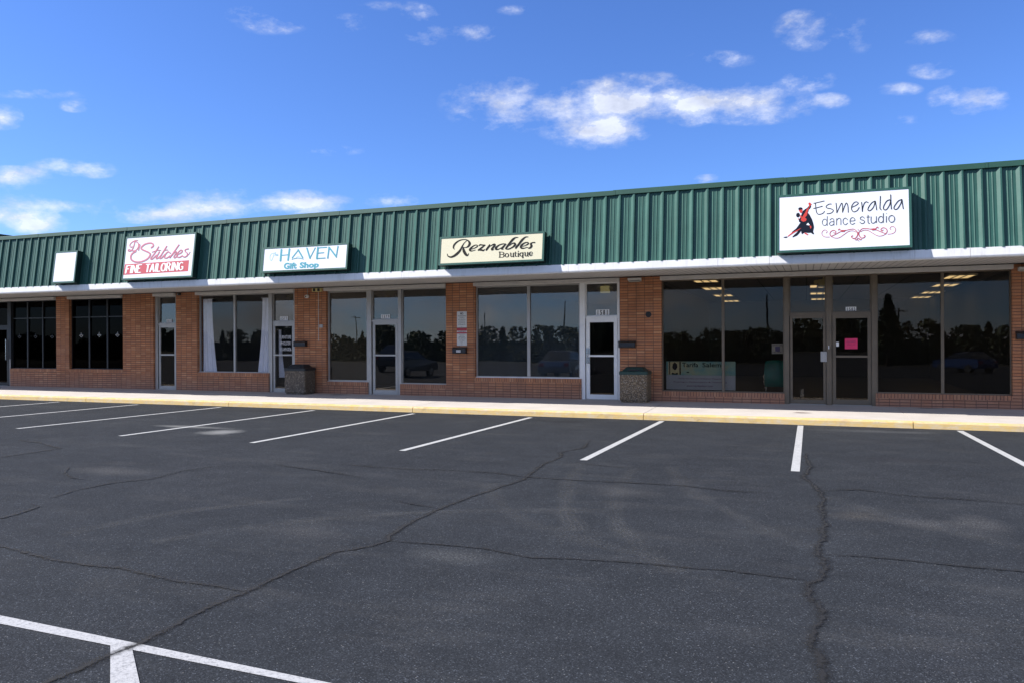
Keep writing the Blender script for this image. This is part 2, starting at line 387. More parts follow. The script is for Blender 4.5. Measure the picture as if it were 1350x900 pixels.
# ------------------------------------------------------------------ mesh builder
class MB:
    def __init__(s): s.v = []; s.f = []; s.uv = {}
    def add(s, vs, fs):
        o = len(s.v); s.v += [tuple(v) for v in vs]; s.f += [tuple(i+o for i in f) for f in fs]; return s
    def box(s, x0, x1, y0, y1, z0, z1):
        return s.add([(x0, y0, z0), (x1, y0, z0), (x1, y1, z0), (x0, y1, z0), (x0, y0, z1), (x1, y0, z1), (x1, y1, z1), (x0, y1, z1)],
                     [(0, 3, 2, 1), (4, 5, 6, 7), (0, 1, 5, 4), (1, 2, 6, 5), (2, 3, 7, 6), (3, 0, 4, 7)])
    def hexa(s, p8):
        return s.add(p8, [(0, 3, 2, 1), (4, 5, 6, 7), (0, 1, 5, 4), (1, 2, 6, 5), (2, 3, 7, 6), (3, 0, 4, 7)])
    def prism(s, prof, x0, x1):           # profile in (y,z), extruded along x
        n = len(prof)
        vs = [(x0, y, z) for y, z in prof]+[(x1, y, z) for y, z in prof]
        fs = [tuple(range(n))[::-1], tuple(range(n, 2*n))]+[(i, (i+1) % n, n+(i+1) % n, n+i) for i in range(n)]
        return s.add(vs, fs)
    def cyl(s, c, axis, r, l, n=16, r2=None):
        r2 = r if r2 is None else r2
        ax = Vector(axis).normalized(); t = Vector((0, 0, 1)) if abs(ax.z) < .9 else Vector((1, 0, 0))
        u = ax.cross(t).normalized(); w = ax.cross(u)
        c = Vector(c); vs = []
        for k, rr in ((0, r), (l, r2)):
            for i in range(n):
                a = 2*math.pi*i/n; vs.append(c+ax*k+u*(rr*math.cos(a))+w*(rr*math.sin(a)))
        return s.add(vs, [tuple(range(n)), tuple(range(2*n-1, n-1, -1))]+[(i, n+i, n+(i+1) % n, (i+1) % n) for i in range(n)])
    def tube(s, pts, r, n=8):
        pts = [Vector(p) for p in pts]
        for a, b in zip(pts, pts[1:]):
            s.cyl(a, b-a, r, (b-a).length, n)
        return s
def build(mb, name, mat, parent=None, loc=None, bevel=0, smooth=False, **props):
    base = Vector((0, 0, 0))
    if parent is not None: base = Vector(parent['_w'])
    if loc is not None: org = Vector(loc)
    elif parent is not None: org = base
    else:
        v = mb.v; org = Vector(((min(p[0] for p in v)+max(p[0] for p in v))/2, (min(p[1] for p in v)+max(p[1] for p in v))/2, min(p[2] for p in v)))
    me = bpy.data.meshes.new(name)
    me.from_pydata([tuple(Vector(p)-org) for p in mb.v], [], mb.f)
    me.update()
    bm = bmesh.new(); bm.from_mesh(me); bmesh.ops.recalc_face_normals(bm, faces=bm.faces)
    if bevel: bmesh.ops.bevel(bm, geom=bm.edges[:], offset=bevel, segments=2, affect='EDGES', clamp_overlap=True)
    bm.to_mesh(me); bm.free()
    me.materials.append(mat)
    if smooth: me.polygons.foreach_set('use_smooth', [True]*len(me.polygons))
    o = bpy.data.objects.new(name, me); COL.objects.link(o)
    o.location = org-base
    if parent is not None: o.parent = parent
    o['_w'] = tuple(org)
    for k, v in props.items(): o[k] = v
    return o
def thing(name, loc, label, cat, group=None):
    o = bpy.data.objects.new(name, None); COL.objects.link(o); o.location = loc; o['_w'] = tuple(loc)
    o.empty_display_size = .2
    o['label'] = label; o['category'] = cat
    if group: o['group'] = group
    return o
def tag(o, label, cat, group=None):
    o['label'] = label; o['category'] = cat
    if group: o['group'] = group
    return o

# flat lettering: strokes and text mapped onto a plane by f(a,b,h)
def catmull(pts, k=6):
    out = []
    P = [pts[0]]+list(pts)+[pts[-1]]
    for i in range(1, len(P)-2):
        p0, p1, p2, p3 = P[i-1:i+3]
        for j in range(k):
            t = j/k
            out.append(tuple(.5*((2*b)+(-a+c)*t+(2*a-5*b+4*c-d)*t*t+(-a+3*b-3*c+d)*t**3) for a, b, c, d in zip(p0, p1, p2, p3)))
    out.append(tuple(pts[-1])); return out
def stroke(mb, pts, w, f, k=6, h=0.004, straight=False):
    """pts (x,y[,w]) in tracing units, ribbon of width w in the same units, mapped by f(x,y,h)"""
    if len(pts[0]) == 2: pts = [(p[0], p[1], w) for p in pts]
    if not straight and len(pts) > 2: pts = catmull(pts, k)
    L = []; R = []
    for i, p in enumerate(pts):
        a = pts[max(0, i-1)]; b = pts[min(len(pts)-1, i+1)]
        dx, dy = b[0]-a[0], b[1]-a[1]; l = math.hypot(dx, dy) or 1
        nx, ny = -dy/l*p[2]/2, dx/l*p[2]/2
        L.append((p[0]+nx, p[1]+ny)); R.append((p[0]-nx, p[1]-ny))
    for hh in (h,):
        vs = [f(x, y, hh) for x, y in L]+[f(x, y, hh) for x, y in R]
        n = len(L)
        mb.add(vs, [(i, i+1, n+i+1, n+i) for i in range(n-1)])
    # round ends
    for e in (pts[0], pts[-1]):
        vs = [f(e[0]+e[2]/2*math.cos(t*math.pi/4), e[1]+e[2]/2*math.sin(t*math.pi/4), h+.0006) for t in range(8)]
        mb.add(vs, [tuple(range(8))])
    return mb
def ell(cx, cy, rx, ry, n=20, a0=0, a1=360):
    return [(cx+rx*math.cos(rad(a0+(a1-a0)*i/n)), cy+ry*math.sin(rad(a0+(a1-a0)*i/n))) for i in range(n+1)]
def poly(mb, pts, f, h):
    tris = tessellate_polygon([[Vector((x, y, 0)) for x, y in pts]])
    return mb.add([f(x, y, h) for x, y in pts], [tuple(t) for t in tris])
_tc = {}
def text_mesh(s, bold=0.0):
    if (s, bold) in _tc: return _tc[(s, bold)]
    cu = bpy.data.curves.new('t', 'FONT'); cu.body = s; cu.size = 1; cu.resolution_u = 3; cu.offset = bold; cu.fill_mode = 'FRONT'
    o = bpy.data.objects.new('t', cu); COL.objects.link(o)
    bpy.context.view_layer.update()
    me = bpy.data.meshes.new_from_object(o.evaluated_get(bpy.context.evaluated_depsgraph_get()))
    vs = [tuple(v.co) for v in me.vertices]; fs = [tuple(p.vertices) for p in me.polygons]
    bpy.data.objects.remove(o); bpy.data.curves.remove(cu); bpy.data.meshes.remove(me)
    _tc[(s, bold)] = (vs, fs); return vs, fs
def text(mb, s, x0, x1, y0, y1, f, h=.004, bold=0.0):
    """fit text s into the rectangle; y0 bottom, y1 top in f's units"""
    vs, fs = text_mesh(s, bold)
    ax, bx = min(v[0] for v in vs), max(v[0] for v in vs); ay, by = min(v[1] for v in vs), max(v[1] for v in vs)
    mb.add([f(x0+(v[0]-ax)/(bx-ax)*(x1-x0), y0+(v[1]-ay)/(by-ay)*(y1-y0), h) for v in vs], fs); return mb
def inv_quad(q):
    """projective map from the quad q (TL,TR,BR,BL in tracing units) to the unit square (a right, b up)"""
    import numpy as np
    src = q; dst = [(0, 1), (1, 1), (1, 0), (0, 0)]
    A = []; B = []
    for (x, y), (u, v) in zip(src, dst):
        A.append([x, y, 1, 0, 0, 0, -u*x, -u*y]); B.append(u)
        A.append([0, 0, 0, x, y, 1, -v*x, -v*y]); B.append(v)
    h = np.linalg.solve(np.array(A, float), np.array(B, float))
    def g(x, y):
        w = h[6]*x+h[7]*y+1
        return (h[0]*x+h[1]*y+h[2])/w, (h[3]*x+h[4]*y+h[5])/w
    return g

# ------------------------------------------------------------------ camera (18 mm on a 23.5 mm sensor, eye 1.73 m)
YAW, PITCH, ROLL, H, DK = rad(20.9062), rad(-.0481), rad(.2732), 1.7274, 16.7211
fwd = Vector((-math.sin(YAW)*math.cos(PITCH), math.cos(YAW)*math.cos(PITCH), math.sin(PITCH)))
rt = Vector((math.cos(YAW), math.sin(YAW), 0)); up = rt.cross(fwd)
r2 = rt*math.cos(ROLL)-up*math.sin(ROLL); u2 = rt*math.sin(ROLL)+up*math.cos(ROLL)
cd = bpy.data.cameras.new('camera'); cam = bpy.data.objects.new('camera', cd); COL.objects.link(cam)
cam.matrix_world = Matrix(((r2.x, u2.x, -fwd.x, 0), (r2.y, u2.y, -fwd.y, -DK), (r2.z, u2.z, -fwd.z, H), (0, 0, 0, 1)))
cd.sensor_width = 36; cd.sensor_fit = 'HORIZONTAL'; cd.lens = 1015.69/1350*36; cd.clip_start = .1; cd.clip_end = 6000
sc.camera = cam

# ------------------------------------------------------------------ the ground
build(MB().add([(-2500, -2500, -.03), (2500, -2500, -.03), (2500, 2500, -.03), (-2500, 2500, -.03)], [(0, 1, 2, 3)]), 'ground', M['ground'], kind='structure')
def grid(x0, x1, y0, y1, z, nx, ny):
    mb = MB(); vs = [(x0+(x1-x0)*i/nx, y0+(y1-y0)*j/ny, z) for j in range(ny+1) for i in range(nx+1)]
    return mb.add(vs, [(j*(nx+1)+i, j*(nx+1)+i+1, (j+1)*(nx+1)+i+1, (j+1)*(nx+1)+i) for j in range(ny) for i in range(nx)])
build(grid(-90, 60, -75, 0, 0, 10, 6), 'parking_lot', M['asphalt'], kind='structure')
# sidewalk slab rising slightly to the wall, cut by joints
joints = [-38, -32.5, -26.6, -19.84, -14.6, -9.0, -3.33, 1.93, 7.5, 13]
mb = MB()
for a, b in zip(joints, joints[1:]):
    a += .006; b -= .006
    mb.hexa([(a, .155, 0), (b, .155, 0), (b, 3.6, 0), (a, 3.6, 0), (a, .155, .135), (b, .155, .135), (b, 3.6, .185), (a, 3.6, .185)])
build(mb, 'sidewalk', M['concrete'], kind='structure')
mb = MB()
for a, b in zip(joints, joints[1:]):
    a += .007; b -= .007
    mb.prism([(0, -.02), (.006, .10), (.02, .125), (.05, .134), (.15, .136), (.15, -.02)], a, b)
build(mb, 'kerb', M['kerb'], kind='structure')

def ribbon(path, w, z, jag=0, seg=.04, taper=True):
    """flat strip along a path on the ground, with UV (v across)"""
    pts = []
    P = [Vector((x, y, 0)) for x, y in path]
    acc = 0
    for a, b in zip(P, P[1:]):
        n = max(1, int((b-a).length/seg))
        for i in range(n): pts.append(a.lerp(b, i/n))
    pts.append(P[-1])
    ph = random.random()*10
    me_v = []; uv = []; n = len(pts)
    off = 0
    for i, p in enumerate(pts):
        d = (pts[min(n-1, i+1)]-pts[max(0, i-1)]); d.normalize() if d.length else None
        nrm = Vector((-d.y, d.x, 0))
        off = off*.75+random.uniform(-1, 1)*jag
        ww = w*(.75+.5*abs(math.sin(i*.13+ph)))*(min(1, .25+min(i, n-1-i)/14) if taper else 1)
        c = p+nrm*off
        me_v += [c+nrm*ww/2, c-nrm*ww/2]; uv += [(i*seg/w, 0), (i*seg/w, 1)]
    me = bpy.data.meshes.new('ribbon')
    org = Vector((pts[0].x, pts[0].y, 0))
    me.from_pydata([(v.x-org.x, v.y-org.y, z) for v in me_v], [], [(2*i, 2*i+2, 2*i+3, 2*i+1) for i in range(n-1)])
    ul = me.uv_layers.new(name='UVMap')
    for l in me.loops: ul.data[l.index].uv = uv[l.vertex_index]
    return me, org
CR = [([(-3.55, -16), (-3.621, -13.913), (-3.608, -13.794), (-3.602, -13.565), (-3.576, -13.411), (-3.599, -13.138), (-3.649, -12.703), (-3.63, -12.317), (-3.642, -11.78), (-3.627, -11.346), (-3.432, -11.077), (-3.4, -10.855), (-3.478, -10.745), (-3.53, -10.379), (-3.548, -9.632), (-3.484, -8.918), (-3.412, -8.43), (-3.297, -7.715), (-3.451, -6.521), (-3.41, -5.763), (-3.571, -5.323), (-3.353, -4.712), (-3.5, -3.788)], .055, .006),
      ([(-7.8, -11.9), (-6.416, -12.156), (-6.074, -12.207), (-5.611, -12.298), (-5.271, -12.307), (-4.923, -12.267), (-4.278, -12.389), (-3.944, -12.378), (-3.6, -12.397)], .042, .006),
      ([(-3.387, -10.877), (-3.055, -10.837), (-2.501, -10.816), (-2.055, -10.94), (-1.703, -10.858), (-1.233, -10.797), (-.884, -10.798), (-.553, -10.76), (-.229, -10.8), (.029, -10.801)], .032, .004),
      ([(-.018, -4.183), (.041, -5.509), (-.034, -6.341), (.068, -6.952), (.16, -7.4), (.132, -8.166), (.159, -8.927), (.133, -9.579), (.081, -9.856), (.1, -10.159), (.128, -10.367), (.107, -10.639), (.018, -10.86), (-.012, -11.165), (.071, -11.372), (.094, -11.58), (.048, -11.798), (.029, -12.048), (.058, -12.258), (.075, -12.546), (.05, -14), (.1, -16)], .060, .014),
      ([(.135, -10.054), (.371, -10.014), (.749, -10.012), (1.054, -10.052), (1.501, -10.033), (3, -10.1)], .035, .005),
      ([(-8.4, -11.8), (-7.445, -11.423), (-7.463, -11.253), (-7.579, -10.918), (-7.8, -10.836)], .045, .006),
      ([(-7.865, -10.563), (-8.013, -10.108), (-7.999, -9.59), (-7.762, -9.229), (-7.829, -8.651), (-7.6, -8.0)], .04, .006),
      ([(-6.2, -7.45), (-5.122, -7.51), (-4.485, -7.417), (-3.843, -7.38), (-3.262, -7.533), (-2.661, -7.546), (-2.011, -7.479), (-1.377, -7.463), (-.841, -7.616), (-.35, -7.581)], .04, .006),
      ([(.13, -7.272), (.539, -7.032), (1.059, -7.26), (1.639, -7.268), (2.107, -7.344), (4, -7.3)], .04, .006),
      ([(-13.184, -7.054), (-12.498, -7.145), (-11.418, -7.574), (-11.442, -8.209), (-11.395, -8.607), (-11.5, -10)], .05, .008),
      ([(-7.038, -7.771), (-6.124, -7.99), (-5.236, -8.284)], .04, .006),
      ([(-4.296, -9.337), (-3.891, -9.483), (-3.558, -9.56)], .03, .006),
      ([(-9.6, -8.9), (-9.288, -9.225), (-8.778, -9.529), (-8.405, -9.568)], .035, .006),
      ([(-3.2, -6.2), (-2.803, -6.296), (-2.459, -6.381), (-2.189, -6.42)], .035, .006),
      ([(-17, -7.3), (-15, -7.5), (-13.2, -7.4)], .05, .01)]
for i, (path, w, jag) in enumerate(CR):
    me, org = ribbon(path, w*2.1, .0066+.0005*i, jag*.9)
    me.materials.append(M['crack'])
    o = bpy.data.objects.new('pavement_crack', me); COL.objects.link(o); o.location = org; o['kind'] = 'structure'
TM = [[(-2.176, -6.481), (-2.071, -7.708), (-1.878, -8.765), (-1.664, -9.582), (-1.357, -10.197), (-1.074, -10.696), (-.89, -10.943)],
      [(-1.75, -6.1), (-1.532, -6.867), (-1.189, -7.879), (-.835, -8.511), (-.493, -9.161), (-.147, -9.681), (.063, -9.863)],
      [(-2.899, -6.535), (-2.649, -7.912), (-2.327, -9.12), (-1.953, -9.994)],
      [(-5.29, -11.618), (-5.016, -11.096), (-4.775, -10.763), (-4.36, -10.385), (-3.92, -9.985), (-3.335, -9.63), (-2.768, -9.391), (-1.9, -9.1)],
      [(-6.277, -11.697), (-6.11, -11.013), (-5.874, -10.463), (-5.2, -9.6)],
      [(-3.6, -8.1), (-3.2, -8.9), (-2.4, -9.9), (-1.2, -10.6)],
      [(.2, -7.6), (.9, -8.6), (1.9, -9.4), (3.2, -9.9)]]
for i, path in enumerate(TM):
    path = [tuple(p) for p in catmull(path, 6)]
    me, org = ribbon(path, .26, .0045+.0003*i, 0, .08, taper=False)
    me.materials.append(M['scuff'])
    o = bpy.data.objects.new('tire_mark', me); COL.objects.link(o); o.location = org; o['kind'] = 'structure'

# painted stall lines
def flatquad(pts, z): return MB().add([(x, y, z) for x, y in pts], [(0, 1, 2, 3)])
SL = [(-26.4, -26.6), (-23.4, -23.6), (-20.55, -20.75), (-17.5, -17.75), (-14.60, -14.97), (-11.65, -11.92), (-8.80, -8.92), (-5.83, -5.99), (-2.89, -3.02), (-.115, -.142), (2.69, 2.83), (5.6, 5.7), (8.5, 8.6)]
for xk, xn in SL:
    ln = -5.95 if xn > -13 else -5.7
    yk = -.18 if xk > -4 else -.30
    build(flatquad([(xn-.055, ln), (xn+.055, ln), (xk+.055, yk), (xk-.055, yk)], .004), 'parking_line', M['line_far'], kind='structure')
build(MB().add([(-12, -13.08, .004), (-4.7, -13.318, .004), (-2.3, -13.410, .004), (3, -13.60, .004), (3, -13.675, .004), (-2.3, -13.468, .004), (-4.7, -13.416, .004), (-12, -13.18, .004)], [(0, 1, 6, 7), (1, 2, 5, 6), (2, 3, 4, 5)]), 'parking_line', M['line'], kind='structure')
build(flatquad([(-3.735, -13.42), (-3.585, -13.41), (-2.30, -14.45), (-2.42, -14.59)], .0052), 'parking_line', M['line'], kind='structure')

# ------------------------------------------------------------------ the building
XL, XR = -33.0, 9.0
BASE, SOF, HEAD, HTOP = .178, 3.345, 3.245, 3.375
KF = .941                                # the front hangs out over the kerb
EY, EZ = 0.05, 3.445                     # front of the white fascia, its top
TILT = math.atan2(.22, 1.63)
RL = 1.625                               # length of the sloped cladding
B = thing('strip_mall_building', (-10, 3, 0), 'long single-storey brick shop building with green ribbed metal mansard front', 'building')
def slope(u, v, w):                      # frame on the leaning metal front
    return (u, EY+.03+v*math.sin(TILT)-w*math.cos(TILT), EZ-.01+v*math.cos(TILT)+w*math.sin(TILT))
# cladding with trapezoid ribs
PITCH_R = .339*KF; X0R = (-5.148+.02)*KF
mb = MB(); prof = []
k0 = int(math.floor((XL-X0R)/PITCH_R)); k1 = int(math.ceil((XR-X0R)/PITCH_R))
for k in range(k0, k1):
    x = X0R+k*PITCH_R
    prof += [(x-.082, 0), (x-.024, .040), (x+.006, .040), (x+.015, 0),
             (x+.086, 0), (x+.097, .007), (x+.105, .007), (x+.112, 0), (x+.160, 0), (x+.171, .007), (x+.179, .007), (x+.186, 0)]
    if k % 3 == 0: prof.insert(-8, (x+.030, .0))
vs = [slope(x, 0, w) for x, w in prof]+[slope(x, RL, w) for x, w in prof]; n = len(prof)
mb.add(vs, [(i, i+1, n+i+1, n+i) for i in range(n-1)])
build(mb, 'roof_cladding', M['green'], B)
mb = MB()  # cap flashing in lengths
x = XL; segs = []
while x < XR:
    x1 = min(x+3.62, XR); segs.append((x, x1)); x = x1
for a, b in segs:
    a += .003; dz_ = random.uniform(-.005, .005)
    q = [slope(0, RL-.075, .036), slope(0, RL-.075, .05), slope(0, RL+.028, .05), slope(0, RL+.036, .044), (0, slope(0, RL, 0)[1]+.35, slope(0, RL+.02, 0)[2]), (0, slope(0, RL, 0)[1]+.35, slope(0, RL-.02, 0)[2])]
    mb.prism([(p[1], p[2]+dz_) for p in q], a, b)
    mb.prism([(slope(0, RL-.077, .05)[1]-.001, slope(0, RL-.077, .05)[2]), (slope(0, RL-.077, .054)[1], slope(0, RL-.077, .054)[2]), (slope(0, RL+.03, .054)[1], slope(0, RL+.03, .054)[2]), (slope(0, RL+.03, .05)[1], slope(0, RL+.03, .05)[2])], a, a+.05)
build(mb, 'roof_cap', M['green_cap'], B)
# white fascia boards, a lip under the cladding, small face joints
mb = MB()
fj = [XL]+[q*KF for q in (-29.5, -26.2, -22.75, -19.2, -15.85, -13.0, -9.9, -8.3, -5.35, -1.85, -.75, 2.1, 3.1, 6.2)]+[XR]
for a, b in zip(fj, fj[1:]):
    mb.prism([(EY, EZ), (EY, EZ-.150), (EY+.010, EZ-.177), (EY+.03, EZ-.19), (EY+.10, EZ-.19), (EY+.10, EZ)], a+.0025, b-.0025)
build(mb, 'fascia_board', M['fascia'], B)
mb = MB().box(XL, XR, EY+.04, EY+.07, EZ-.17, EZ-.01)
build(mb, 'fascia_backing', M['int_dark'], B)
build(MB().prism([(EY+.101, EZ-.178), (3.05, SOF+.025), (3.05, SOF+.05), (EY+.101, EZ-.15)], XL, XR), 'soffit', M['soffit'], B)
mb = MB()
mb.box(XL, XR, .62, 18, 4.86, 4.91)
build(mb, 'flat_roof', M['roof'], B)
mb = MB().box(XL, XL+.2, 3.0, 18, 0, 4.86).box(XR-.2, XR, 3.0, 18, 0, 4.86).box(XL, XR, 17.8, 18, 0, 4.86).box(XL, XR, 3.2, 3.35, SOF+.05, 4.85)
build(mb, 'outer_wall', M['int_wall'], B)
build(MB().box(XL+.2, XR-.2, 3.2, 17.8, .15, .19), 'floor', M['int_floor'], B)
build(MB().box(XL+.2, XR-.2, 3.16, 17.8, SOF+.005, SOF+.045), 'ceiling', M['ceil'], B)
mb = MB().box(XL+.2, XR-.2, 17.4, 17.5, .19, SOF)
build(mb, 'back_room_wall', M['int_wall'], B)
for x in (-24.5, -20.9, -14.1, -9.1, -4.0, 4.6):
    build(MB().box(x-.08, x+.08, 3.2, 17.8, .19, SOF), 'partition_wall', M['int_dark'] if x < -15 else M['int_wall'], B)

build(MB().hexa([(XL, EY+.12, EZ-.1), (XL+.05, EY+.12, EZ-.1), (XL+.05, 3.2, EZ-.02), (XL, 3.2, EZ-.02), (XL, EY+.36, 4.95), (XL+.05, EY+.36, 4.95), (XL+.05, 3.2, 4.85), (XL, 3.2, 4.85)]), 'canopy_end', M['green_dark'], B)
build(MB().hexa([(XR-.05, EY+.12, EZ-.1), (XR, EY+.12, EZ-.1), (XR, 3.2, EZ-.02), (XR-.05, 3.2, EZ-.02), (XR-.05, EY+.36, 4.95), (XR, EY+.36, 4.95), (XR, 3.2, 4.85), (XR-.05, 3.2, 4.85)]), 'canopy_end', M['green_dark'], B)
# pillars
def pillar(x0, x1, y=3.0, z0=0): build(MB().box(x0, x1, y, 3.25, z0, SOF-.002), 'brick_pillar', M['brick'], B)
for p in [(-24.81, -24.184), (-21.676, -20.765), (-19.36, -18.474), (-14.677, -13.538), (-9.534, -8.644), (-4.534, -3.452), (4.231, 7.2)]: pillar(*p)
pillar(-20.765, -20.301, 2.972)
build(MB().box(XL, -30.6, 3.0, 3.25, 0, SOF-.002), 'brick_pillar', M['brick'], B)
# header trim boards above each opening
for a, b in [(-30.6, -24.83), (-24.20, -21.69), (-20.29, -19.37), (-18.50, -14.67), (-13.58, -9.53), (-8.66, -4.53), (-3.47, 4.24), (7.2, XR)]:
    build(MB().prism([(2.93, HEAD+.012), (2.93, HTOP-.035), (2.94, HTOP-.031), (3.2, HTOP-.031), (3.2, HEAD), (2.95, HEAD)], a, b), 'header_trim', M['cream_trim'], B)
def sill_wall(x0, x1, z):
    o = build(MB().box(x0, x1, 3.004, 3.22, 0, z-.105), 'sill_wall', M['brick'], B)
    build(MB().box(x0+.001, x1-.001, 3.0, 3.22, z-.105, z), 'brick_sill', M['brick_v'], o)
for a, b, z in [(-27.15, -24.81, .815), (-24.184, -21.676, .82), (-18.474, -15.656, .765), (-13.538, -12.099, .535), (-11.02, -9.534, .50), (-8.644, -5.576, .72), (-3.452, -.496, .43), (1.505, 4.231, .475), (7.2, XR, .5)]:
    sill_wall(a, b, z)

GY = 3.10
def window(x0, x1, z0, z1, mulls, mat, glass, fw=.028, label=None, dep=.07, rails=(), sillmat=None, ft=None):
    """frame as the part, panes and mullions as its sub-parts"""
    f = MB()
    f.box(x0, x0+fw, GY, GY+dep, z0, z1).box(x1-fw, x1, GY, GY+dep, z0, z1)
    f.box(x0+fw, x1-fw, GY, GY+dep, z0, z0+fw).box(x0+fw, x1-fw, GY, GY+dep, z1-fw, z1)
    for r in rails: f.box(x0+fw, x1-fw, GY+.004, GY+dep-.004, r-.02, r+.02)
    w = build(f, 'storefront_window', mat, B)
    if sillmat: build(MB().box(x0, x1, GY-.05, GY+.03, z0-.004, z0+.022), 'window_sill', sillmat, w)
    xs = [x0+fw]
    for a, b in mulls:
        build(MB().box(a, b, GY-.006, GY+dep, z0+fw, z1-fw), 'mullion', mat, w); xs += [a, b]
    xs.append(x1-fw)
    for i in range(0, len(xs), 2):
        la = GY+.020+.0085*(z0+fw-.5); lb = GY+.020+.0085*(z1-fw-.5); a, b = xs[i], xs[i+1]
        build(MB().hexa([(a, la, z0+fw), (b, la, z0+fw), (b, la+.006, z0+fw), (a, la+.006, z0+fw), (a, lb, z1-fw), (b, lb, z1-fw), (b, lb+.006, z1-fw), (a, lb+.006, z1-fw)]), 'glass_pane', glass, w)
    return w
def post(x0, x1, mat, z0=BASE, z1=HEAD):
    build(MB().box(x0, x1, 3.045, GY+.09, z0, z1), 'door_post', mat, B)
def door(x0, x1, mat, glass, zt=2.30, zr=1.325, stile=.085, bot=.11, hinge='l', pull=True, rail=True, top=.085, handlemat=None):
    f = MB(); y0, y1 = GY-.02, GY+.03
    z0 = BASE+.012
    f.box(x0, x0+stile, y0, y1, z0, zt).box(x1-stile, x1, y0, y1, z0, zt)
    f.box(x0+stile, x1-stile, y0, y1, z0, z0+bot).box(x0+stile, x1-stile, y0, y1, zt-top, zt)
    d = build(f, 'shop_door', mat, B, bevel=.003)
    build(MB().box(x0+stile, x1-stile, GY+.003, GY+.009, z0+bot, zt-top), 'glass_pane', glass, d)
    if rail: build(MB().box(x0+stile*.35, x1-stile*.35, y0-.03, y0+.002, zr-.024, zr+.024), 'push_bar', mat, d)
    if pull:
        hx = x1-stile*.5 if hinge == 'l' else x0+stile*.5
        h = MB().box(hx-.05, hx+.06, y0-.018, y0-.001, zr+.05, zr+.20).box(hx-.05, hx+.05, y0-.018, y0-.001, zr-.20, zr-.05)
        h.cyl((hx, y0-.05, zr-.17), (0, 0, 1), .011, .34, 10)
        build(h, 'door_handle', handlemat or M['chrome'], d)
    build(MB().box(x0+.002, x1-.002, GY-.05, GY+.05, BASE-.03, BASE+.010), 'threshold', M['alu'], d)
    return d
def transom(x0, x1, mat, glass, z0=2.30, bar=.055):
    build(MB().box(x0, x1, GY-.035, GY+.05, z0, z0+bar), 'transom_bar', mat, B)
    return window(x0, x1, z0+bar, HEAD, [], mat, glass, fw=.03)
A, W_, BZ, DF = M['alu'], M['white_metal'], M['bronze'], M['dark_frame']
# far left dark shop
window(-27.15, -24.81, .815, HEAD, [(-26.39, -26.33), (-25.62, -25.57)], DF, M['glass_film'], rails=(2.62,))
post(-27.33, -27.15, DF); build(MB().box(-27.19, -27.155, 3.02, 3.044, BASE, 1.15), 'door_trim', A, B)
dl = door(-28.5, -27.33, DF, M['glass_film'], rail=False, pull=False); transom(-28.5, -27.33, DF, M['glass_film'])
build(MB().cyl((-27.36, GY-.10, 1.12), (0, 0, 1), .016, .75, 10).cyl((-27.36, GY-.10, 1.2), (0, 1, 0), .012, .08, 8).cyl((-27.36, GY-.10, 1.8), (0, 1, 0), .012, .08, 8), 'door_handle', M['chrome'], dl)
post(-28.6, -28.5, DF); window(-30.6, -28.6, BASE, HEAD, [], DF, M['glass_film'])
window(-24.184, -21.676, .82, HEAD, [(-23.36, -23.30), (-22.52, -22.46)], DF, M['glass_film'], rails=(2.62,))
# door 1575
post(-20.301, -20.19, A); door(-20.17, -19.44, A, M['glass_bronze'], stile=.07, pull=False); transom(-20.19, -19.42, A, M['glass']); post(-19.42, -19.36, A)
# gift shop
window(-18.474, -15.69, .765, HEAD, [(-17.09, -17.02)], A, M['glass_clear'], sillmat=A)
post(-15.69, -15.56, A); door(-15.55, -14.76, A, M['glass_clear'], stile=.075, hinge='l', pull=False); transom(-15.56, -14.75, A, M['glass']); post(-14.75, -14.677, A)
# 1579
window(-13.538, -12.14, .535, HEAD, [], A, M['glass_brown'], fw=.05, sillmat=A)
post(-12.14, -12.0, A); door(-11.97, -11.13, A, M['glass'], stile=.08, hinge='r', pull=False, bot=.12); transom(-12.0, -11.10, A, M['glass_brown']); post(-11.10, -11.0, A)
window(-11.0, -9.534, .50, HEAD, [], A, M['glass'], fw=.03, sillmat=A)
# 1581
window(-8.644, -5.62, .72, HEAD, [(-7.125, -7.04)], A, M['glass_dusty'], fw=.04, sillmat=W_)
post(-5.62, -5.48, W_); door(-5.46, -4.61, W_, M['glass_bronze'], stile=.10, hinge='r', handlemat=M['chrome'], bot=.12, top=.10); transom(-5.48, -4.59, W_, M['glass']); post(-4.59, -4.534, W_)
# dance studio
window(-3.452, -.496, .43, HEAD, [(-1.97, -1.906)], BZ, M['glass_bronze'])
post(-.496, -.385, BZ); door(-.37, .435, BZ, M['glass_bronze'], stile=.06, bot=.10, top=.07, rail=False, pull=False, zt=2.30)
post(.445, .562, BZ); door(.575, 1.42, BZ, M['glass_bronze'], stile=.08, bot=.12, top=.08, pull=False); post(1.425, 1.53, BZ)
transom(-.385, .445, BZ, M['glass_bronze']); transom(.562, 1.425, BZ, M['glass_bronze'])
window(1.53, 4.231, .475, HEAD, [(2.857, 2.92)], BZ, M['glass_bronze'])
window(7.2, XR, .5, HEAD, [], BZ, M['glass_bronze'])
lockbox = build(MB().box(.315, .455, GY-.09, GY-.03, 1.20, 1.44), 'lock_cover', M['alu'], B, bevel=.006)
build(MB().box(.487, .507, 3.035, 3.045, 1.50, 1.58), 'lock_cylinder', W_, B)
build(MB().box(.66, .72, GY-.028, GY-.021, 1.56, 1.66), 'lock_cylinder', W_, B)

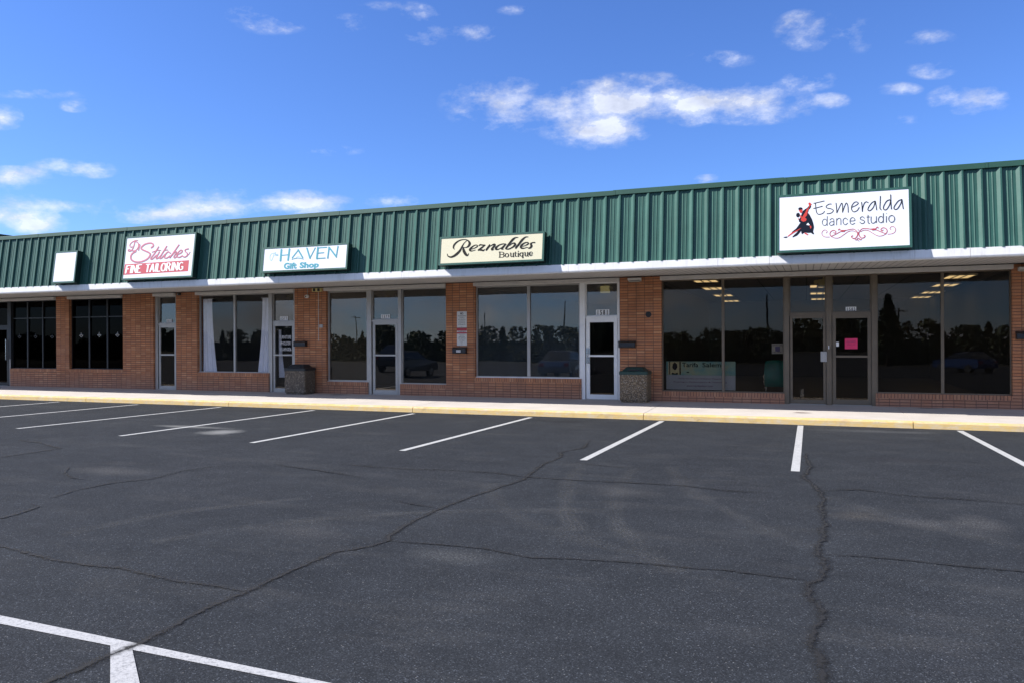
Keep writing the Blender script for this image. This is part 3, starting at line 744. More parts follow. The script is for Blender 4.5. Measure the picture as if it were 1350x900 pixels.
# taller block behind the left end
o = thing('neighbouring_building', (-38, 10, 0), 'taller dark green metal building rising behind the far left roofline', 'building')
build(MB().box(-50, -33.2, 6.3, 24, 0, 6.2), 'wall', M['green_dark'], o)
build(MB().prism([(6.15, 6.2), (6.15, 6.5), (24.1, 6.5), (24.1, 6.2)], -50.2, -33.0), 'roof', M['green_dark'], o)

# ------------------------------------------------------------------ signs on the leaning front
def sign(x0, x1, z0, z1, label, face_mat, name='shop_sign', d=.215):
    """cabinet standing off the ribs, white face inset in a thin green frame. returns (thing, f(a,b,h))"""
    x0 *= KF; x1 *= KF; z0 = H+(z0-H)*(KF-.011); z1 = H+(z1-H)*(KF-.006)
    v0 = (z0-EZ)/math.cos(TILT); v1 = (z1-EZ)/math.cos(TILT)
    v0 = max(v0, .05)
    t = thing(name, slope((x0+x1)/2, v0, 0), label, 'sign', 'illuminated box signs on the green front')
    fr = .045
    def S(u, v, w): return slope(u, v, w)
    def hexa(mb, ua, ub, va, vb, wa, wb):
        mb.hexa([S(ua, va, wa), S(ub, va, wa), S(ub, va, wb), S(ua, va, wb), S(ua, vb, wa), S(ub, vb, wa), S(ub, vb, wb), S(ua, vb, wb)])
    m = MB(); hexa(m, x0-fr+.004, x1+fr-.004, v0-fr+.004, v1+fr-.004, .045, d)
    build(m, 'cabinet', M['green_dark'], t)
    m = MB()
    hexa(m, x0-fr, x1+fr, v0-fr, v0, d+.001, d+.014); hexa(m, x0-fr, x1+fr, v1, v1+fr, d+.001, d+.014)
    hexa(m, x0-fr, x0, v0, v1, d+.001, d+.014); hexa(m, x1, x1+fr, v0, v1, d+.001, d+.014)
    build(m, 'frame', M['green'], t)
    m = MB(); hexa(m, x0+.001, x1-.001, v0+.001, v1-.001, d+.002, d+.008)
    build(m, 'face_panel', face_mat, t)
    def f(a, b, h): return S(x0+a*(x1-x0), v0+b*(v1-v0), d+.008+h)
    return t, f
sign(-22.318, -21.42, 3.655, 4.575, 'small blank white box sign at the left end of the green metal front', M['sign_white'])
# Di Stitches
t, f = sign(-19.368, -16.73, 3.665, 4.90, 'white sign reading Di Stitches Fine Tailoring over a red band', M['sign_white'])
g = inv_quad([(55, 122), (1285, 38), (1205, 818), (20, 862)])
F = lambda x, y, h: f(*g(x, y), h)
m = MB(); poly(m, [(45, 608), (1172, 540), (1152, 742), (20, 800)], F, .001); build(m, 'red_band', M['box_red'], t)
st = [([(495, 300), (530, 265), (510, 220), (440, 215), (370, 240), (315, 295), (330, 330), (400, 365), (465, 400), (478, 440), (430, 510), (340, 555), (240, 565), (160, 530), (135, 470), (160, 410), (220, 370)], 30),
      ([(245, 160), (200, 165), (135, 205), (108, 255), (130, 290), (150, 280)], 18), ([(195, 185), (182, 260), (150, 345), (105, 365), (85, 350), (100, 330)], 20), ([(205, 180), (250, 205), (265, 265), (240, 330), (185, 360), (120, 340)], 20), ([(285, 235), (270, 350)], 18), ([(262, 265), (285, 250), (300, 262)], 12),
      ([(625, 285), (560, 400), (492, 500), (520, 512), (590, 440)], 24), ([(515, 385), (600, 352), (665, 352)], 16), ([(640, 380), (588, 490), (612, 502), (680, 440)], 24),
      ([(770, 275), (710, 380), (648, 490), (680, 497), (740, 430)], 24), ([(700, 385), (745, 350), (790, 345)], 16),
      ([(835, 405), (800, 380), (755, 420), (732, 480), (770, 497), (835, 455)], 24), ([(990, 250), (930, 340), (830, 490)], 24), ([(850, 460), (925, 375), (940, 400), (900, 475), (922, 492), (965, 450)], 22),
      ([(965, 432), (1030, 400), (1050, 360), (1020, 352), (970, 400), (950, 460), (990, 487), (1055, 455)], 22), ([(1160, 325), (1110, 340), (1100, 370), (1138, 410), (1130, 460), (1085, 480), (1060, 460)], 22), ([(1130, 465), (1165, 430), (1190, 385)], 10), ([(632, 345), (636, 352)], 16)]
m = MB(); [stroke(m, [(x+4, y+7) for x, y in p], w, F, h=.0015) for p, w in st]; build(m, 'lettering_shadow', M['ink_shadow'], t)
m = MB(); [stroke(m, p, w*.82, F, h=.003+.0001*i) for i, (p, w) in enumerate(st)]; build(m, 'lettering', M['ink_pink'], t)
m = MB()
def serif_word(m, word, x0, x1, yb, yt, f, h, bold=0.0):
    """roman capitals: text with slab serifs"""
    text(m, word, x0, x1, yb, yt, f, h, bold)
gb = inv_quad([(45, 608), (1172, 540), (1152, 742), (20, 800)])
# letters fitted inside the band: its own unit coordinates mapped back through the face
def band(a, b, h):
    TL, TR, BR, BL = (45, 608), (1172, 540), (1152, 742), (20, 800)
    top = (TL[0]+(TR[0]-TL[0])*a, TL[1]+(TR[1]-TL[1])*a); bo = (BL[0]+(BR[0]-BL[0])*a, BL[1]+(BR[1]-BL[1])*a)
    return F(bo[0]+(top[0]-bo[0])*b, bo[1]+(top[1]-bo[1])*b, h)
def roman(m, s, x, y0, y1, f, cw, h, th=.010, hz=.055):
    """light roman capitals drawn from strokes; returns the new x"""
    G = {'F': [[(0, 0), (0, 1)], [(0, 1), (.75, 1)], [(0, .55), (.55, .55)]], 'I': [[(.1, 0), (.1, 1)]], 'N': [[(0, 0), (0, 1)], [(0, 1), (.8, 0)], [(.8, 0), (.8, 1)]],
         'E': [[(0, 0), (0, 1)], [(0, 1), (.7, 1)], [(0, .55), (.5, .55)], [(0, 0), (.72, 0)]], 'T': [[(.4, 0), (.4, 1)], [(0, 1), (.8, 1)]],
         'A': [[(0, 0), (.4, 1)], [(.4, 1), (.8, 0)], [(.15, .35), (.65, .35)]], 'L': [[(0, 0), (0, 1)], [(0, 0), (.65, 0)]],
         'O': [ell(.45, .5, .45, .5, 16)], 'R': [[(0, 0), (0, 1)], [(0, 1), (.5, 1), (.68, .78), (.5, .54), (0, .5)], [(.35, .5), (.8, 0)]],
         'G': [[(.85, .85), (.5, 1), (.12, .82), (0, .5), (.12, .15), (.5, 0), (.85, .12), (.85, .42)], [(.55, .42), (.95, .42)]]}
    W = {'I': .42, 'L': .85, 'O': 1.15, 'G': 1.2, 'T': 1.0, ' ': .75, 'F': .95, 'E': .95}
    for ch in s:
        if ch in G:
            for p in G[ch]:
                pts = [(x+px*cw, y0+py*(y1-y0)) for px, py in p]
                vert = abs(p[0][0]-p[-1][0]) < .2 or ch in 'NAO'
                # ribbon with width given in band units: convert by local anisotropy
                n_ = len(pts); L = []; R_ = []
                asp = 4.9
                for i, q in enumerate(pts):
                    a = pts[max(0, i-1)]; b = pts[min(n_-1, i+1)]
                    dx, dy = (b[0]-a[0])*asp, b[1]-a[1]; l = math.hypot(dx, dy) or 1
                    w = .12 if abs(dy) > abs(dx) else .085
                    nx, ny = -dy/l*w/2/asp, dx/l*w/2
                    L.append((q[0]+nx, q[1]+ny)); R_.append((q[0]-nx, q[1]-ny))
                m.add([f(a_, b_, h) for a_, b_ in L]+[f(a_, b_, h) for a_, b_ in R_], [(i, i+1, n_+i+1, n_+i) for i in range(n_-1)])
                h += .0001
                if ch not in 'O':
                    for (ex, ey) in (pts[0], pts[-1]):
                        if abs(ey-y0) < .01 or abs(ey-y1) < .01:
                            m.add([f(ex-.009, ey-.02, h), f(ex+.009, ey-.02, h), f(ex+.009, ey+.02, h), f(ex-.009, ey+.02, h)], [(0, 1, 2, 3)])
                            h += .00005
        x += W.get(ch, 1.08)*cw
    return x
xe = roman(m, 'FINE ', .035, .15, .86, band, .0725, .0035)
build(m, 'band_word', M['ink_white'], t)
m = MB(); roman(m, 'TAILORING', xe, .15, .86, band, .0725, .0035); build(m, 'band_word', M['ink_white'], t)
# The Haven gift shop
t, f = sign(-14.185, -11.487, 3.70, 4.315, 'low white sign reading The Haven Gift Shop in turquoise', M['sign_white'])
g = inv_quad([(147, 165), (1172, 105), (1160, 385), (120, 435)])
F = lambda x, y, h: f(*g(x, y), h)
m = MB()
for i, (p, w) in enumerate([([(358, 172), (345, 305)], 24), ([(458, 165), (440, 298)], 22), ([(350, 240), (450, 232)], 12), ([(492, 270), (570, 172)], 14), ([(566, 172), (622, 265)], 18), ([(488, 288), (560, 272), (632, 284)], 9),
             ([(675, 152), (714, 275)], 18), ([(712, 275), (778, 148)], 12), ([(812, 145), (800, 277)], 22), ([(806, 148), (920, 140)], 12), ([(803, 212), (885, 205)], 12), ([(800, 277), (903, 270)], 12),
             ([(935, 272), (950, 138)], 16), ([(950, 140), (1042, 256)], 18), ([(1040, 258), (1060, 128)], 14)]):
    stroke(m, p, w, F, h=.003+.0002*i, straight=len(p) == 2)
build(m, 'name_lettering', M['ink_teal'], t)
m = MB()
for i, (p, w) in enumerate([([(240, 215), (215, 245), (215, 295), (235, 300)], 6), ([(245, 215), (290, 205)], 5), ([(265, 212), (245, 280), (228, 305)], 6), ([(285, 205), (272, 250)], 4), ([(275, 240), (290, 225), (290, 248)], 4), ([(300, 240), (315, 225), (300, 225), (300, 245), (318, 240)], 4)]):
    stroke(m, p, w, F, h=.003+.0002*i)
build(m, 'script_lettering', M['ink_paleteal'], t)
m = MB(); stroke(m, [(545, 262), (570, 252), (598, 262)], 5, F, h=.003); build(m, 'arc_ornament', M['ink_paleteal'], t)
m = MB()
def lin(TL, TR, BR, BL, FF):
    def q(a, b, h):
        top = (TL[0]+(TR[0]-TL[0])*a, TL[1]+(TR[1]-TL[1])*a); bo = (BL[0]+(BR[0]-BL[0])*a, BL[1]+(BR[1]-BL[1])*a)
        return FF(bo[0]+(top[0]-bo[0])*b, bo[1]+(top[1]-bo[1])*b, h)
    return q
LQ = lin((388, 330), (832, 312), (822, 398), (385, 416), F)
text(m, 'Gift', 0, .37, .06, .98, LQ, .003, .045); build(m, 'shop_word', M['ink_teal'], t)
m = MB(); text(m, 'Shop', .45, 1, -.12, .98, LQ, .003, .045); build(m, 'shop_word', M['ink_teal'], t)
# Reznables Boutique
t, f = sign(-8.682, -5.955, 3.69, 4.32, 'low cream sign reading Reznables Boutique in black script', M['sign_cream'])
zf = lambda ox, oy, s: (lambda x, y: (ox+x/s, oy+y/s))
g = inv_quad([(570+127/7.94, 300+152/7.94), (570+1165/7.94, 300+95/7.94), (570+1157/7.94, 300+350/7.94), (570+113/7.94, 300+388/7.94)])
def FR(x, y, h): return f(*g(x, y), h)
m = MB()
R1 = [[(565, 172, 8), (500, 230, 14), (450, 310, 26), (400, 400, 38), (320, 480, 44), (240, 530, 36), (170, 545, 26), (115, 520, 18), (100, 475, 8)],
      [(270, 370, 6), (245, 330, 26), (270, 260, 30), (350, 190, 24), (440, 155, 16), (530, 150, 14), (600, 180, 26), (632, 240, 44), (600, 300, 34), (540, 330, 14), (480, 325, 8)],
      [(480, 330, 24), (490, 400, 48), (530, 475, 50), (570, 508, 34), (600, 490, 14), (605, 460, 6)],
      [(650, 375, 8), (740, 348, 12), (815, 305, 20), (800, 275, 14), (745, 282, 16), (685, 322, 28), (640, 372, 40), (645, 400, 30), (695, 408, 14), (770, 385, 8)],
      [(850, 292, 10), (885, 268, 24), (940, 274, 20), (1000, 275, 16)], [(1000, 275, 16), (920, 335, 28), (840, 390, 26)], [(840, 390, 14), (910, 388, 28), (960, 398, 28), (990, 372, 8)],
      [(1110, 268, 20), (1100, 295, 34), (1030, 385, 32)], [(1050, 365, 8), (1140, 290, 12), (1215, 258, 26), (1235, 280, 34), (1160, 375, 34), (1215, 378, 8)]]
R2 = [[(370, 355, 10), (300, 352, 16), (200, 380, 22), (120, 440, 38), (112, 482, 40), (180, 485, 16), (280, 430, 10), (340, 372, 14)], [(370, 358, 24), (310, 420, 34), (262, 475, 34), (310, 482, 8)],
      [(700, 190, 8), (630, 195, 20), (560, 240, 40), (480, 330, 40), (400, 430, 36), (370, 470, 30)], [(370, 480, 16), (450, 482, 20), (560, 430, 26), (618, 370, 42), (600, 335, 30), (540, 345, 14), (470, 400, 8)],
      [(970, 175, 8), (890, 185, 22), (800, 260, 40), (720, 360, 38), (640, 450, 34), (650, 470, 10)],
      [(800, 420, 6), (890, 395, 12), (972, 348, 24), (960, 318, 16), (890, 322, 18), (810, 370, 34), (770, 430, 40), (800, 460, 30), (870, 460, 14), (930, 440, 8)],
      [(1145, 318, 22), (1085, 322, 16), (1040, 350, 32), (1058, 395, 44), (1040, 440, 36), (990, 462, 22), (945, 440, 10)]]
for i, p in enumerate(R1): stroke(m, [(q[0], q[1], q[2]*1.22+3) for q in p], 0, lambda x, y, h: FR(588+x/18.75, 312+y/18.75, h), h=.003+.0002*i)
for i, p in enumerate(R2): stroke(m, [(q[0], q[1], q[2]*1.22+3) for q in p], 0, lambda x, y, h: FR(650+x/20.45, 308+y/20.45, h), h=.005+.0002*i)
build(m, 'script_lettering', M['ink_black'], t)
m = MB()
Z5 = lambda x, y, h: FR(650+x/20.45, 308+y/20.45, h)
BQ = [('B', [[(215, 555, 22), (215, 688, 22)], [(190, 558, 10), (290, 560, 10), (322, 590, 22), (290, 615, 8), (230, 618, 8)], [(230, 618, 8), (300, 622, 10), (325, 655, 24), (290, 688, 8), (190, 688, 10)]]),
      ('o', [[(p[0], p[1], 9+13*abs(math.cos(rad(k*18)))) for k, p in enumerate(ell(402, 638, 45, 45))]]),
      ('u', [[(485, 585, 8), (508, 587, 20), (508, 655, 22), (530, 678, 10), (570, 655, 8)], [(575, 585, 22), (575, 675, 22), (600, 672, 6)]]),
      ('t', [[(628, 555, 14), (628, 650, 22), (645, 672, 10), (665, 665, 6)], [(600, 585, 8), (665, 583, 8)]]),
      ('i', [[(706, 585, 22), (706, 668, 22)], [(685, 670, 8), (730, 668, 8)], [(706, 540, 20), (707, 542, 20)]]),
      ('q', [[(p[0], p[1], 9+13*abs(math.cos(rad(k*18)))) for k, p in enumerate(ell(790, 620, 42, 42))], [(832, 575, 22), (828, 700, 22)], [(808, 702, 8), (850, 700, 8)]]),
      ('u', [[(870, 570, 8), (890, 572, 20), (890, 640, 22), (912, 662, 10), (955, 640, 8)], [(960, 568, 22), (960, 658, 22), (985, 655, 6)]]),
      ('e', [[(1010, 612, 8), (1085, 600, 8), (1075, 565, 12), (1045, 555, 8), (1010, 580, 20), (1005, 620, 24), (1035, 652, 14), (1090, 630, 6)]])]
k = 0
for ch, ps in BQ:
    for p in ps: stroke(m, [(q[0], q[1], q[2]*1.15+3) for q in p], 0, Z5, h=.003+.0002*k, k=4); k += 1
build(m, 'boutique_lettering', M['ink_black'], t)
# Esmeralda dance studio
t, f = sign(-.541, 1.985, 3.64, 4.815, 'large white sign reading Esmeralda dance studio with dancing couple emblem', M['sign_white'])
g = inv_quad([(1010+108/6.43, 240+142/6.43), (1010+1197/6.43, 240+88/6.43), (1010+1210/6.43, 240+545/6.43), (1010+115/6.43, 240+580/6.43)])
def FE(x, y, h): return f(*g(x, y), h)
ZA = lambda x, y, h: FE(1030+x/15, 262+y/15, h)
ZB = lambda x, y, h: FE(1068+x/12.857, 255+y/12.857, h)
ZC = lambda x, y, h: FE(1130+x/12, 250+y/12, h)
m = MB()
body = [(395, 345), (430, 262), (470, 232), (510, 210), (550, 165), (585, 148), (588, 195), (565, 225), (545, 245), (527, 305), (560, 340), (610, 430), (640, 520), (652, 580), (635, 665), (658, 716), (630, 716), (592, 688), (530, 690), (470, 680), (415, 715), (405, 690), (398, 650), (355, 705), (320, 738), (235, 774), (225, 760), (265, 718), (310, 680), (335, 650), (260, 672), (215, 690), (212, 668), (300, 600), (380, 490), (350, 470), (350, 430), (372, 400)]
poly(m, body, ZA, .002); poly(m, ell(378, 226, 44, 30, 14)[:-1], ZA, .0026); poly(m, ell(332, 345, 38, 44, 16)[:-1], ZA, .0028)
poly(m, [(50, 762), (120, 752), (132, 770), (100, 782), (55, 775)], ZA, .0028)
build(m, 'emblem_dark', M['ink_navy'], t)
m = MB()
poly(m, [(340, 258), (372, 246), (410, 240), (425, 265), (405, 305), (380, 308), (362, 280)], ZA, .0036)
poly(m, [(365, 345), (390, 352), (415, 385), (440, 345), (480, 285), (500, 235), (540, 205), (548, 165), (530, 120), (560, 104), (600, 138), (575, 165), (548, 210), (520, 290), (510, 350), (470, 395), (505, 425), (490, 460), (440, 475), (392, 450), (390, 425), (405, 400), (380, 392)], ZA, .0040)
poly(m, [(400, 590), (370, 620), (330, 645), (240, 692), (140, 757), (125, 750), (210, 682), (300, 640)], ZA, .0040)
poly(m, [(455, 683), (500, 690), (545, 722), (520, 732), (470, 705)], ZA, .0042); poly(m, [(558, 545), (598, 560), (598, 595), (580, 612), (572, 580)], ZA, .0042)
poly(m, [(340, 400), (352, 415), (348, 440), (332, 425)], ZA, .0044)
build(m, 'emblem_red', M['ink_red'], t)
m = MB(); poly(m, [(500, 533), (515, 512), (535, 498), (570, 538), (545, 545)], ZA, .0046); build(m, 'emblem_gap', M['ink_white'], t)
m = MB()
ES = [(ZB, [[(60, 195), (110, 187), (235, 160)], [(88, 195), (97, 280), (108, 340), (135, 375), (180, 375), (225, 355), (240, 330)], [(58, 280), (120, 268), (205, 245)],
            [(355, 212), (312, 215), (268, 250), (290, 278), (350, 290), (390, 315), (370, 350), (320, 368), (285, 368)], [(435, 198), (445, 280), (450, 358)], [(450, 358), (500, 250), (530, 200), (545, 240), (546, 350)], [(546, 350), (580, 250), (610, 198), (635, 250), (642, 352)],
            [(705, 268), (770, 240), (808, 205), (780, 183), (738, 195), (700, 250), (700, 310), (735, 345), (790, 325), (825, 275)]]),
      (ZC, [[(62, 240), (70, 300), (75, 378)], [(76, 370), (82, 320), (105, 255), (135, 232), (165, 245)], [(272, 222), (220, 250), (170, 320), (165, 360), (200, 365), (250, 310), (275, 225)], [(275, 222), (290, 300), (298, 358)],
            [(355, 150), (352, 250), (350, 335), (370, 355)], [(500, 205), (450, 230), (405, 310), (415, 355), (455, 350), (500, 280), (515, 210)], [(515, 130), (518, 230), (528, 348)],
            [(685, 205), (630, 230), (572, 310), (575, 350), (620, 345), (670, 270), (690, 205)], [(690, 203), (700, 280), (712, 345)]])]
k = 0
for Z, ps in ES:
    for p in ps: stroke(m, p, 12.5, Z, h=.003+.0002*k); k += 1
build(m, 'name_lettering', M['ink_black'], t)
m = MB(); k = 0
for Z, ps in [(ZB, [ell(248, 510, 40, 52), [(290, 415), (290, 563)], [(335, 472), (365, 450), (392, 458), (403, 490), (403, 560)], [(403, 500), (352, 505), (328, 530), (345, 560), (375, 560), (403, 535)], [(448, 452), (448, 556)], [(448, 480), (480, 448), (512, 455), (520, 490), (520, 552)],
               [(632, 475), (600, 445), (565, 462), (556, 500), (570, 540), (600, 554), (632, 528)], [(675, 495), (752, 488), (745, 455), (715, 438), (685, 455), (672, 495), (685, 535), (715, 550), (752, 530)]]),
              (ZC, [[(108, 480), (80, 458), (47, 472), (50, 500), (90, 512), (112, 532), (95, 558), (60, 560), (38, 540)], [(165, 435), (165, 530), (175, 560), (190, 560)], [(145, 465), (187, 462)], [(213, 460), (213, 525), (228, 556), (262, 555), (293, 525)], [(294, 458), (296, 552)],
                    ell(365, 505, 38, 48), [(403, 410), (403, 550)], [(450, 457), (450, 548)], [(450, 414), (450.5, 416)], ell(533, 497, 46, 52)])]:
    for p in ps: stroke(m, p, 11, Z, h=.003+.0002*k, k=4); k += 1
build(m, 'studio_lettering', M['ink_grey'], t)
m = MB()
FL = [([(275, 685), (292, 665), (270, 638), (230, 642), (203, 680), (215, 725), (262, 750), (330, 752)], 6), ([(402, 680), (425, 692), (437, 665), (402, 643), (355, 662), (338, 705), (360, 742)], 9), ([(360, 742), (440, 705), (520, 665), (590, 650), (680, 630), (740, 628), (780, 655), (800, 690)], 8),
      ([(360, 745), (430, 770), (500, 762), (580, 710), (650, 665), (720, 655), (775, 675)], 6), ([(803, 680), (800, 730), (765, 776), (722, 775), (700, 748), (720, 735)], 10), ([(480, 640), (495, 622), (530, 650), (600, 645)], 9), ([(535, 655), (575, 655)], 22), ([(762, 800), (790, 802), (806, 775)], 9)]
cx_, cy_ = g(1068+813/12.857, 255+700/12.857)
for i, (p, w) in enumerate(FL):
    q = []
    for x, y in p:
        a, b = g(1068+x/12.857, 255+y/12.857); q.append((a, b))
    for s in (1, -1):
        def FM(x, y, h, s=s):
            a, b = g(1068+x/12.857, 255+y/12.857)
            return f(cx_+s*(a-cx_), b, h)
        stroke(m, p, w*1.35, FM, h=.003+.0004*i+(.0002 if s > 0 else 0))
for (x, y) in ((812, 640), (815, 815)): stroke(m, [(x, y), (x+.5, y+1)], 16, ZB, h=.008)
build(m, 'scroll_ornament', M['ink_rose'], t)

# ------------------------------------------------------------------ things on the front wall
PX = lambda x, y, h: (x, 3.0-h, y)
def wplane(y): return lambda a, b, h: (a, y-h, b)
nums = [('1575', -19.86, -19.65, 2.395, 2.475, 'small white number plate reading 1575 above the leftmost aluminium door'),
        ('1577', -15.30, -15.03, 2.395, 2.50, 'small white number plate reading 1577 above the gift shop door'),
        ('1579', -11.70, -11.42, 2.40, 2.50, 'pale number plate reading 1579 above the door left of the notices'),
        ('1581', -5.185, -4.85, 2.385, 2.525, 'number plate reading 1581 in bold above the white door'),
        ('1583', .885, 1.09, 2.375, 2.475, 'small number plate reading 1583 above the bronze double doors')]
for s, a, b, z0, z1, lab in nums:
    y = GY+.028
    t = thing('house_number', ((a+b)/2, y, z0), lab, 'number plate', 'number plates over the doors')
    mb = MB(); w = (b-a)/4
    mb.box(a-.012, b+.012, y-.008, y, z0-.008, z1+.008)
    build(mb, 'plate', M['ink_white'], t)
    for i, ch in enumerate(s):
        cw = w*.62 if ch != '1' else w*.38
        xm = a+(i+.5)*w; m = MB()
        if ch == '1': m.add([(xm-w*.11, y-.0095, z0+.008), (xm+w*.11, y-.0095, z0+.008), (xm+w*.11, y-.0095, z1-.008), (xm-w*.11, y-.0095, z1-.008)], [(0, 1, 2, 3)])
        else: text(m, ch, xm-w*.33, xm+w*.33, z0+.008, z1-.008, wplane(y-.0085), .001, .02)
        build(m, 'numeral', M['ink_black'], t)

def mailbox(xc, z0, z1, w, label, y=3.0, scroll=False, numeral=None):
    t = thing('mailbox', (xc, y, z0), label, 'mailbox', 'black wall mailboxes')
    hh = z1-z0
    build(MB().prism([(y-.002, z0), (y-.11, z0+.01), (y-.12, z0+.03), (y-.115, z1-.03), (y-.002, z1-.03)], xc-w/2, xc+w/2), 'box', M['black_metal'], t, bevel=.004)
    build(MB().prism([(y-.002, z1-.027), (y-.128, z1-.048), (y-.132, z1-.035), (y-.06, z1), (y-.002, z1+.005)], xc-w/2-.008, xc+w/2+.008), 'lid', M['black_metal'], t, bevel=.003)
    if numeral:
        m = MB(); m.box(xc-.075, xc+.055, y-.125, y-.121, z0+.045, z0+.105); build(m, 'number_label', M['ink_white'], t)
        m = MB(); text(m, numeral, xc-.068, xc+.048, z0+.055, z0+.095, wplane(y-.1255), .001, .01); build(m, 'label_numerals', M['ink_black'], t)
    if scroll:
        build(MB().tube([(xc+.0, y-.06, z0), (xc, y-.07, z0-.12), (xc+.01, y-.09, z0-.15), (xc+.04, y-.10, z0-.145)], .008), 'newspaper_hook', M['black_metal'], t)
    return t
mailbox(-14.43, 1.575, 1.75, .43, 'black mailbox on the brick pillar above the black-lidded litter bin')
mailbox(-9.085, 1.375, 1.555, .41, 'black mailbox with a white number label below the two notices', numeral='1579')
mailbox(-4.33, 1.53, 1.71, .43, 'black mailbox on the brick pillar above the green-lidded litter bin')
mailbox(4.50, 1.70, 1.87, .43, 'black mailbox with newspaper hook at the right edge of the photo', scroll=True)
# notices
def notice(x0, x1, z0, z1, label, lines, red=False):
    t = thing('notice', ((x0+x1)/2, 3.0, z0), label, 'notice', 'two notices on the brick pillar')
    build(MB().box(x0, x1, 2.992, 2.9985, z0, z1), 'panel', M['paper_white'], t)
    build(MB().cyl(((x0+x1)/2, 2.992, z1-.02), (0, -1, 0), .006, .003, 8).cyl(((x0+x1)/2, 2.992, z0+.02), (0, -1, 0), .006, .003, 8), 'screw', M['chrome'], t)
    m = MB(); h = z1-z0; w = x1-x0
    for s, a, b, c, d, bold in lines:
        text(m, s, x0+a*w, x0+b*w, z0+c*h, z0+d*h, wplane(2.9915), .001, bold)
    build(m, 'lettering', M['ink_black'], t)
    if red:
        m = MB().box(x0, x1, 2.9895, 2.9918, z1-.075, z1-.03+.03).box(x0, x1, 2.9895, 2.9918, z1-.155, z1-.115)
        build(m, 'red_bars', M['box_red'], t)
notice(-9.187, -8.886, 2.10, 2.55, 'upper white notice on the brick pillar, headed NO in black', [
    ('NO', .34, .66, .80, .94, .03), ('TRESPASSING', .08, .92, .69, .75, .01), ('LOITERING', .22, .78, .58, .63, 0), ('BALL PLAYING', .14, .86, .475, .53, 0), ('BIKE RIDING', .2, .8, .37, .42, 0), ('SOLICITING OR', .14, .86, .265, .32, 0), ('SKATEBOARDING', .14, .86, .16, .215, 0)])
notice(-9.19, -8.885, 1.60, 2.085, 'lower white notice on the brick pillar with red bars at its top', [
    ('WARNING', .12, .88, .77, .83, .01), ('THIS PROPERTY IS', .2, .8, .62, .65, 0), ('PRIVATE', .3, .7, .56, .59, 0), ('PARKING FOR', .2, .8, .47, .52, 0), ('CUSTOMERS ONLY', .1, .9, .39, .44, 0), ('TOWING ENFORCED', .2, .8, .32, .345, 0), ('24 HRS', .25, .75, .26, .29, 0), ('CALL', .38, .62, .18, .22, 0), ('911', .4, .6, .10, .14, 0)], red=True)
# security camera and lights under the soffit
t = thing('security_camera', (-14.19, 3.0, 3.1), 'small white dome security camera high on the brick pillar by the gift shop', 'camera')
build(MB().cyl((-14.19, 3.0, 3.10), (0, -1, 0), .055, .03, 18), 'base', M['alu'], t)
build(MB().cyl((-14.19, 2.97, 3.10), (0, -1, -.15), .055, .07, 18, .045), 'housing', M['white_metal'], t)
build(MB().cyl((-14.19, 2.899, 3.09), (0, -1, -.15), .022, .006, 14), 'lens', M['ink_black'], t)
build(MB().tube([(-14.19, 2.985, 3.15), (-14.19, 2.985, 3.34)], .009), 'cable', M['alu'], t)
def walllight(x, z, label, dark=False, w=.34):
    t = thing('wall_light', (x, 3.0, z), label, 'light', 'light fittings at the pillar tops')
    build(MB().prism([(2.998, z), (2.90, z+.02), (2.86, z+.05), (2.86, z+.085), (2.998, z+.085)], x-w/2, x+w/2), 'housing', M['cream_trim'] if not dark else M['exit_cream'], t, bevel=.004)
    build(MB().box(x-w/2+.03, x+w/2-.03, 2.87, 2.985, z-.012, z+.001), 'lens', M['bulb'], t)
walllight(-4.12, 3.235, 'off white wall light atop the pillar above the green-lidded bin')
walllight(4.50, 3.19, 'square off white wall light at the top right edge of the photo')
t = thing('wall_light', (-13.81, 3.0, 3.2), 'yellowed slatted wall light beside the dome security camera', 'light', 'light fittings at the pillar tops')
build(MB().box(-13.97, -13.65, 2.90, 2.998, 3.23, 3.335), 'housing', M['exit_cream'], t, bevel=.005)
build(MB().box(-13.93, -13.85, 2.888, 2.899, 3.24, 3.325).box(-13.77, -13.69, 2.888, 2.899, 3.24, 3.325), 'grille', M['int_dark'], t)
t = thing('security_camera', (-19.2, 3.0, 3.27), 'small dark camera tucked under the soffit right of the leftmost aluminium door', 'camera')
build(MB().box(-19.25, -19.13, 2.92, 2.998, 3.25, 3.33), 'housing', M['int_dark'], t, bevel=.006)
build(MB().cyl((-19.19, 2.919, 3.29), (0, -1, 0), .02, .012, 12), 'lens', M['chrome'], t)
o = MB().cyl((-3.78, 3.0, 2.38), (0, -1, 0), .075, .012, 24)
t = thing('vent_cover', (-3.78, 3.0, 2.38), 'round dark metal cover on the brick pillar right of the 1581 door', 'vent cover')
build(o, 'plate', M['black_metal'], t); build(MB().cyl((-3.78, 2.988, 2.38), (0, -1, 0), .045, .012, 20), 'boss', M['rubber'], t)
t = thing('outlet_box', (-13.70, 3.0, 2.16), 'small grey electrical outlet box with conduit on the brick pillar', 'outlet')
build(MB().box(-13.76, -13.64, 2.965, 2.998, 2.15, 2.24), 'box', M['alu'], t, bevel=.004)
build(MB().tube([(-13.80, 2.988, 1.75), (-13.80, 2.988, 3.22)], .008), 'conduit', M['cream_trim'], t)

